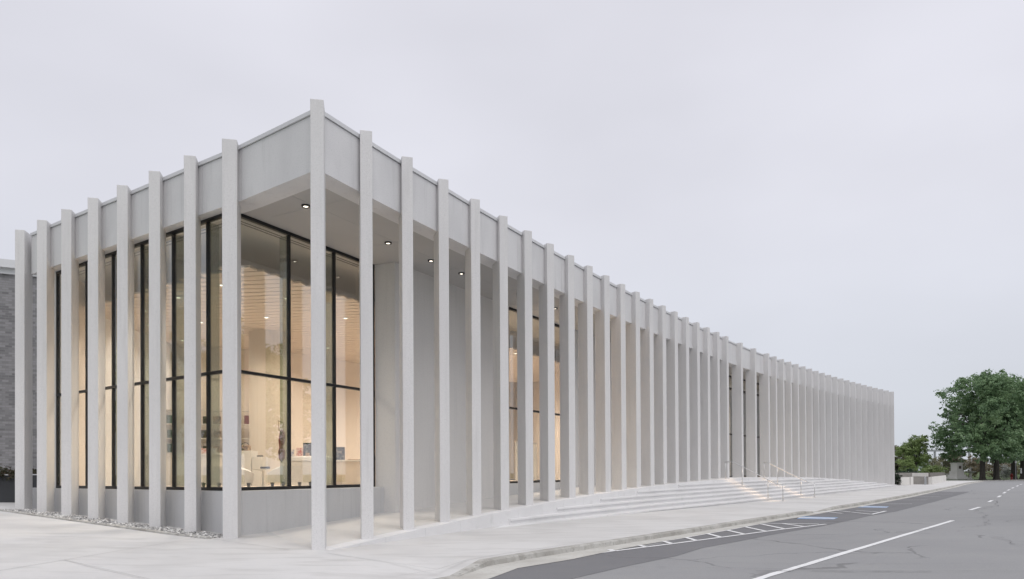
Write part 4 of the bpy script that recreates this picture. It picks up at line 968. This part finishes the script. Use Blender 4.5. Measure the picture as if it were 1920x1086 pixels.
MB().tube([(83.2, 119.4, 0), (83.2, 119.4, 1.9)], .05, 8).build('post', M['bronze'], nb_); MB().box((83.2, 119.32, 1.55), (.28, .04, .85), .3).build('panel', M['signwhite'], nb_)
br = thing('steel_bridge', 'distant grey steel truss bridge seen between the park trees', 'bridge', (150, 262, 0))
bx0, by0 = Vector((128, 262)), Vector((190, 262))
tops, bots = 8.9, 1.6
mb = MB(); mb.beam((126, 262, tops), (200, 262, tops), .7, .7); mb.build('top_chord', M['bridge'], br)
mb = MB(); mb.beam((126, 262, 3.1), (200, 262, 3.1), 1.2, 1.5); mb.build('deck', M['bridge'], br)
for i in range(12):
    x = 127 + i*6.2
    MB().beam((x, 262, 3.0), (x, 262, tops), .55, .55).build('vertical', M['bridge'], br)
    a, b = ((x, 262, tops), (x + 6.2, 262, 3.2)) if i % 2 else ((x, 262, 3.2), (x + 6.2, 262, tops))
    MB().beam(a, b, .5, .5).build('diagonal', M['bridge'], br)
for i in range(3): MB().box((130 + i*28, 262, .5), (3, 4, 4.5)).build('pier', M['stone'], br)

# ------------------------------------------------------------------ sky and sun (overcast)
w = bpy.data.worlds.new('World'); scene.world = w; w.use_nodes = True; nt = w.node_tree; L = nt.links
bg = nt.nodes['Background']; bg.inputs['Strength'].default_value = .1
sky = N(nt, 'ShaderNodeTexSky', sky_type='NISHITA'); sky.sun_disc = False; sky.sun_elevation = R(54); sky.sun_rotation = R(150); sky.dust_density = 3
tc = N(nt, 'ShaderNodeTexCoord'); sp = N(nt, 'ShaderNodeSeparateXYZ'); L.new(tc.outputs['Generated'], sp.inputs[0])
cr = N(nt, 'ShaderNodeValToRGB'); el = cr.color_ramp.elements
el[0].position = 0.0; el[0].color = (.675, .712, .775, 1); el[1].position = 1.0; el[1].color = (.90, .90, .93, 1)
for pos, c in ((.14, (.695, .717, .785)), (.32, (.745, .748, .815)), (.55, (.765, .762, .83)), (.72, (.84, .84, .88))):
    e = el.new(pos); e.color = (*c, 1)
L.new(sp.outputs['Z'], cr.inputs[0])
nz = N(nt, 'ShaderNodeTexNoise'); nz.inputs['Scale'].default_value = 1.6; nz.inputs['Detail'].default_value = 4; nz.inputs['Roughness'].default_value = .45
mp = N(nt, 'ShaderNodeMapping'); mp.inputs['Scale'].default_value = (1, 1, 2.2); L.new(tc.outputs['Generated'], mp.inputs[0]); L.new(mp.outputs[0], nz.inputs['Vector'])
mr = N(nt, 'ShaderNodeMapRange'); mr.inputs['From Min'].default_value = .3; mr.inputs['From Max'].default_value = .7; mr.inputs['To Min'].default_value = 9.0; mr.inputs['To Max'].default_value = 11.0
L.new(nz.outputs['Fac'], mr.inputs['Value'])
sc1 = N(nt, 'ShaderNodeVectorMath', operation='SCALE'); L.new(cr.outputs[0], sc1.inputs[0]); L.new(mr.outputs[0], sc1.inputs['Scale'])
mx = N(nt, 'ShaderNodeMix', data_type='RGBA'); mx.inputs['Factor'].default_value = .93; L.new(sky.outputs[0], mx.inputs[6]); L.new(sc1.outputs[0], mx.inputs[7])
L.new(mx.outputs[2], bg.inputs['Color'])
sd_ = bpy.data.lights.new('sun', 'SUN'); sd_.energy = 1.2; sd_.angle = R(40); sd_.color = (1, .985, .97)
so = bpy.data.objects.new('sun', sd_); COL.objects.link(so)
azm, elv = R(150), R(54)            # clockwise from +Y
dv = Vector((math.sin(azm)*math.cos(elv), math.cos(azm)*math.cos(elv), math.sin(elv)))
so.rotation_euler = dv.to_track_quat('Z', 'Y').to_euler()

# ------------------------------------------------------------------ render settings
vs_ = scene.view_settings; vs_.view_transform = 'Standard'; vs_.look = 'None'; vs_.exposure = 0.0; vs_.gamma = 1.0
cy = scene.cycles; cy.max_bounces = 7; cy.diffuse_bounces = 4; cy.glossy_bounces = 3; cy.transparent_max_bounces = 16; cy.use_denoising = True
cy.sample_clamp_indirect = 4
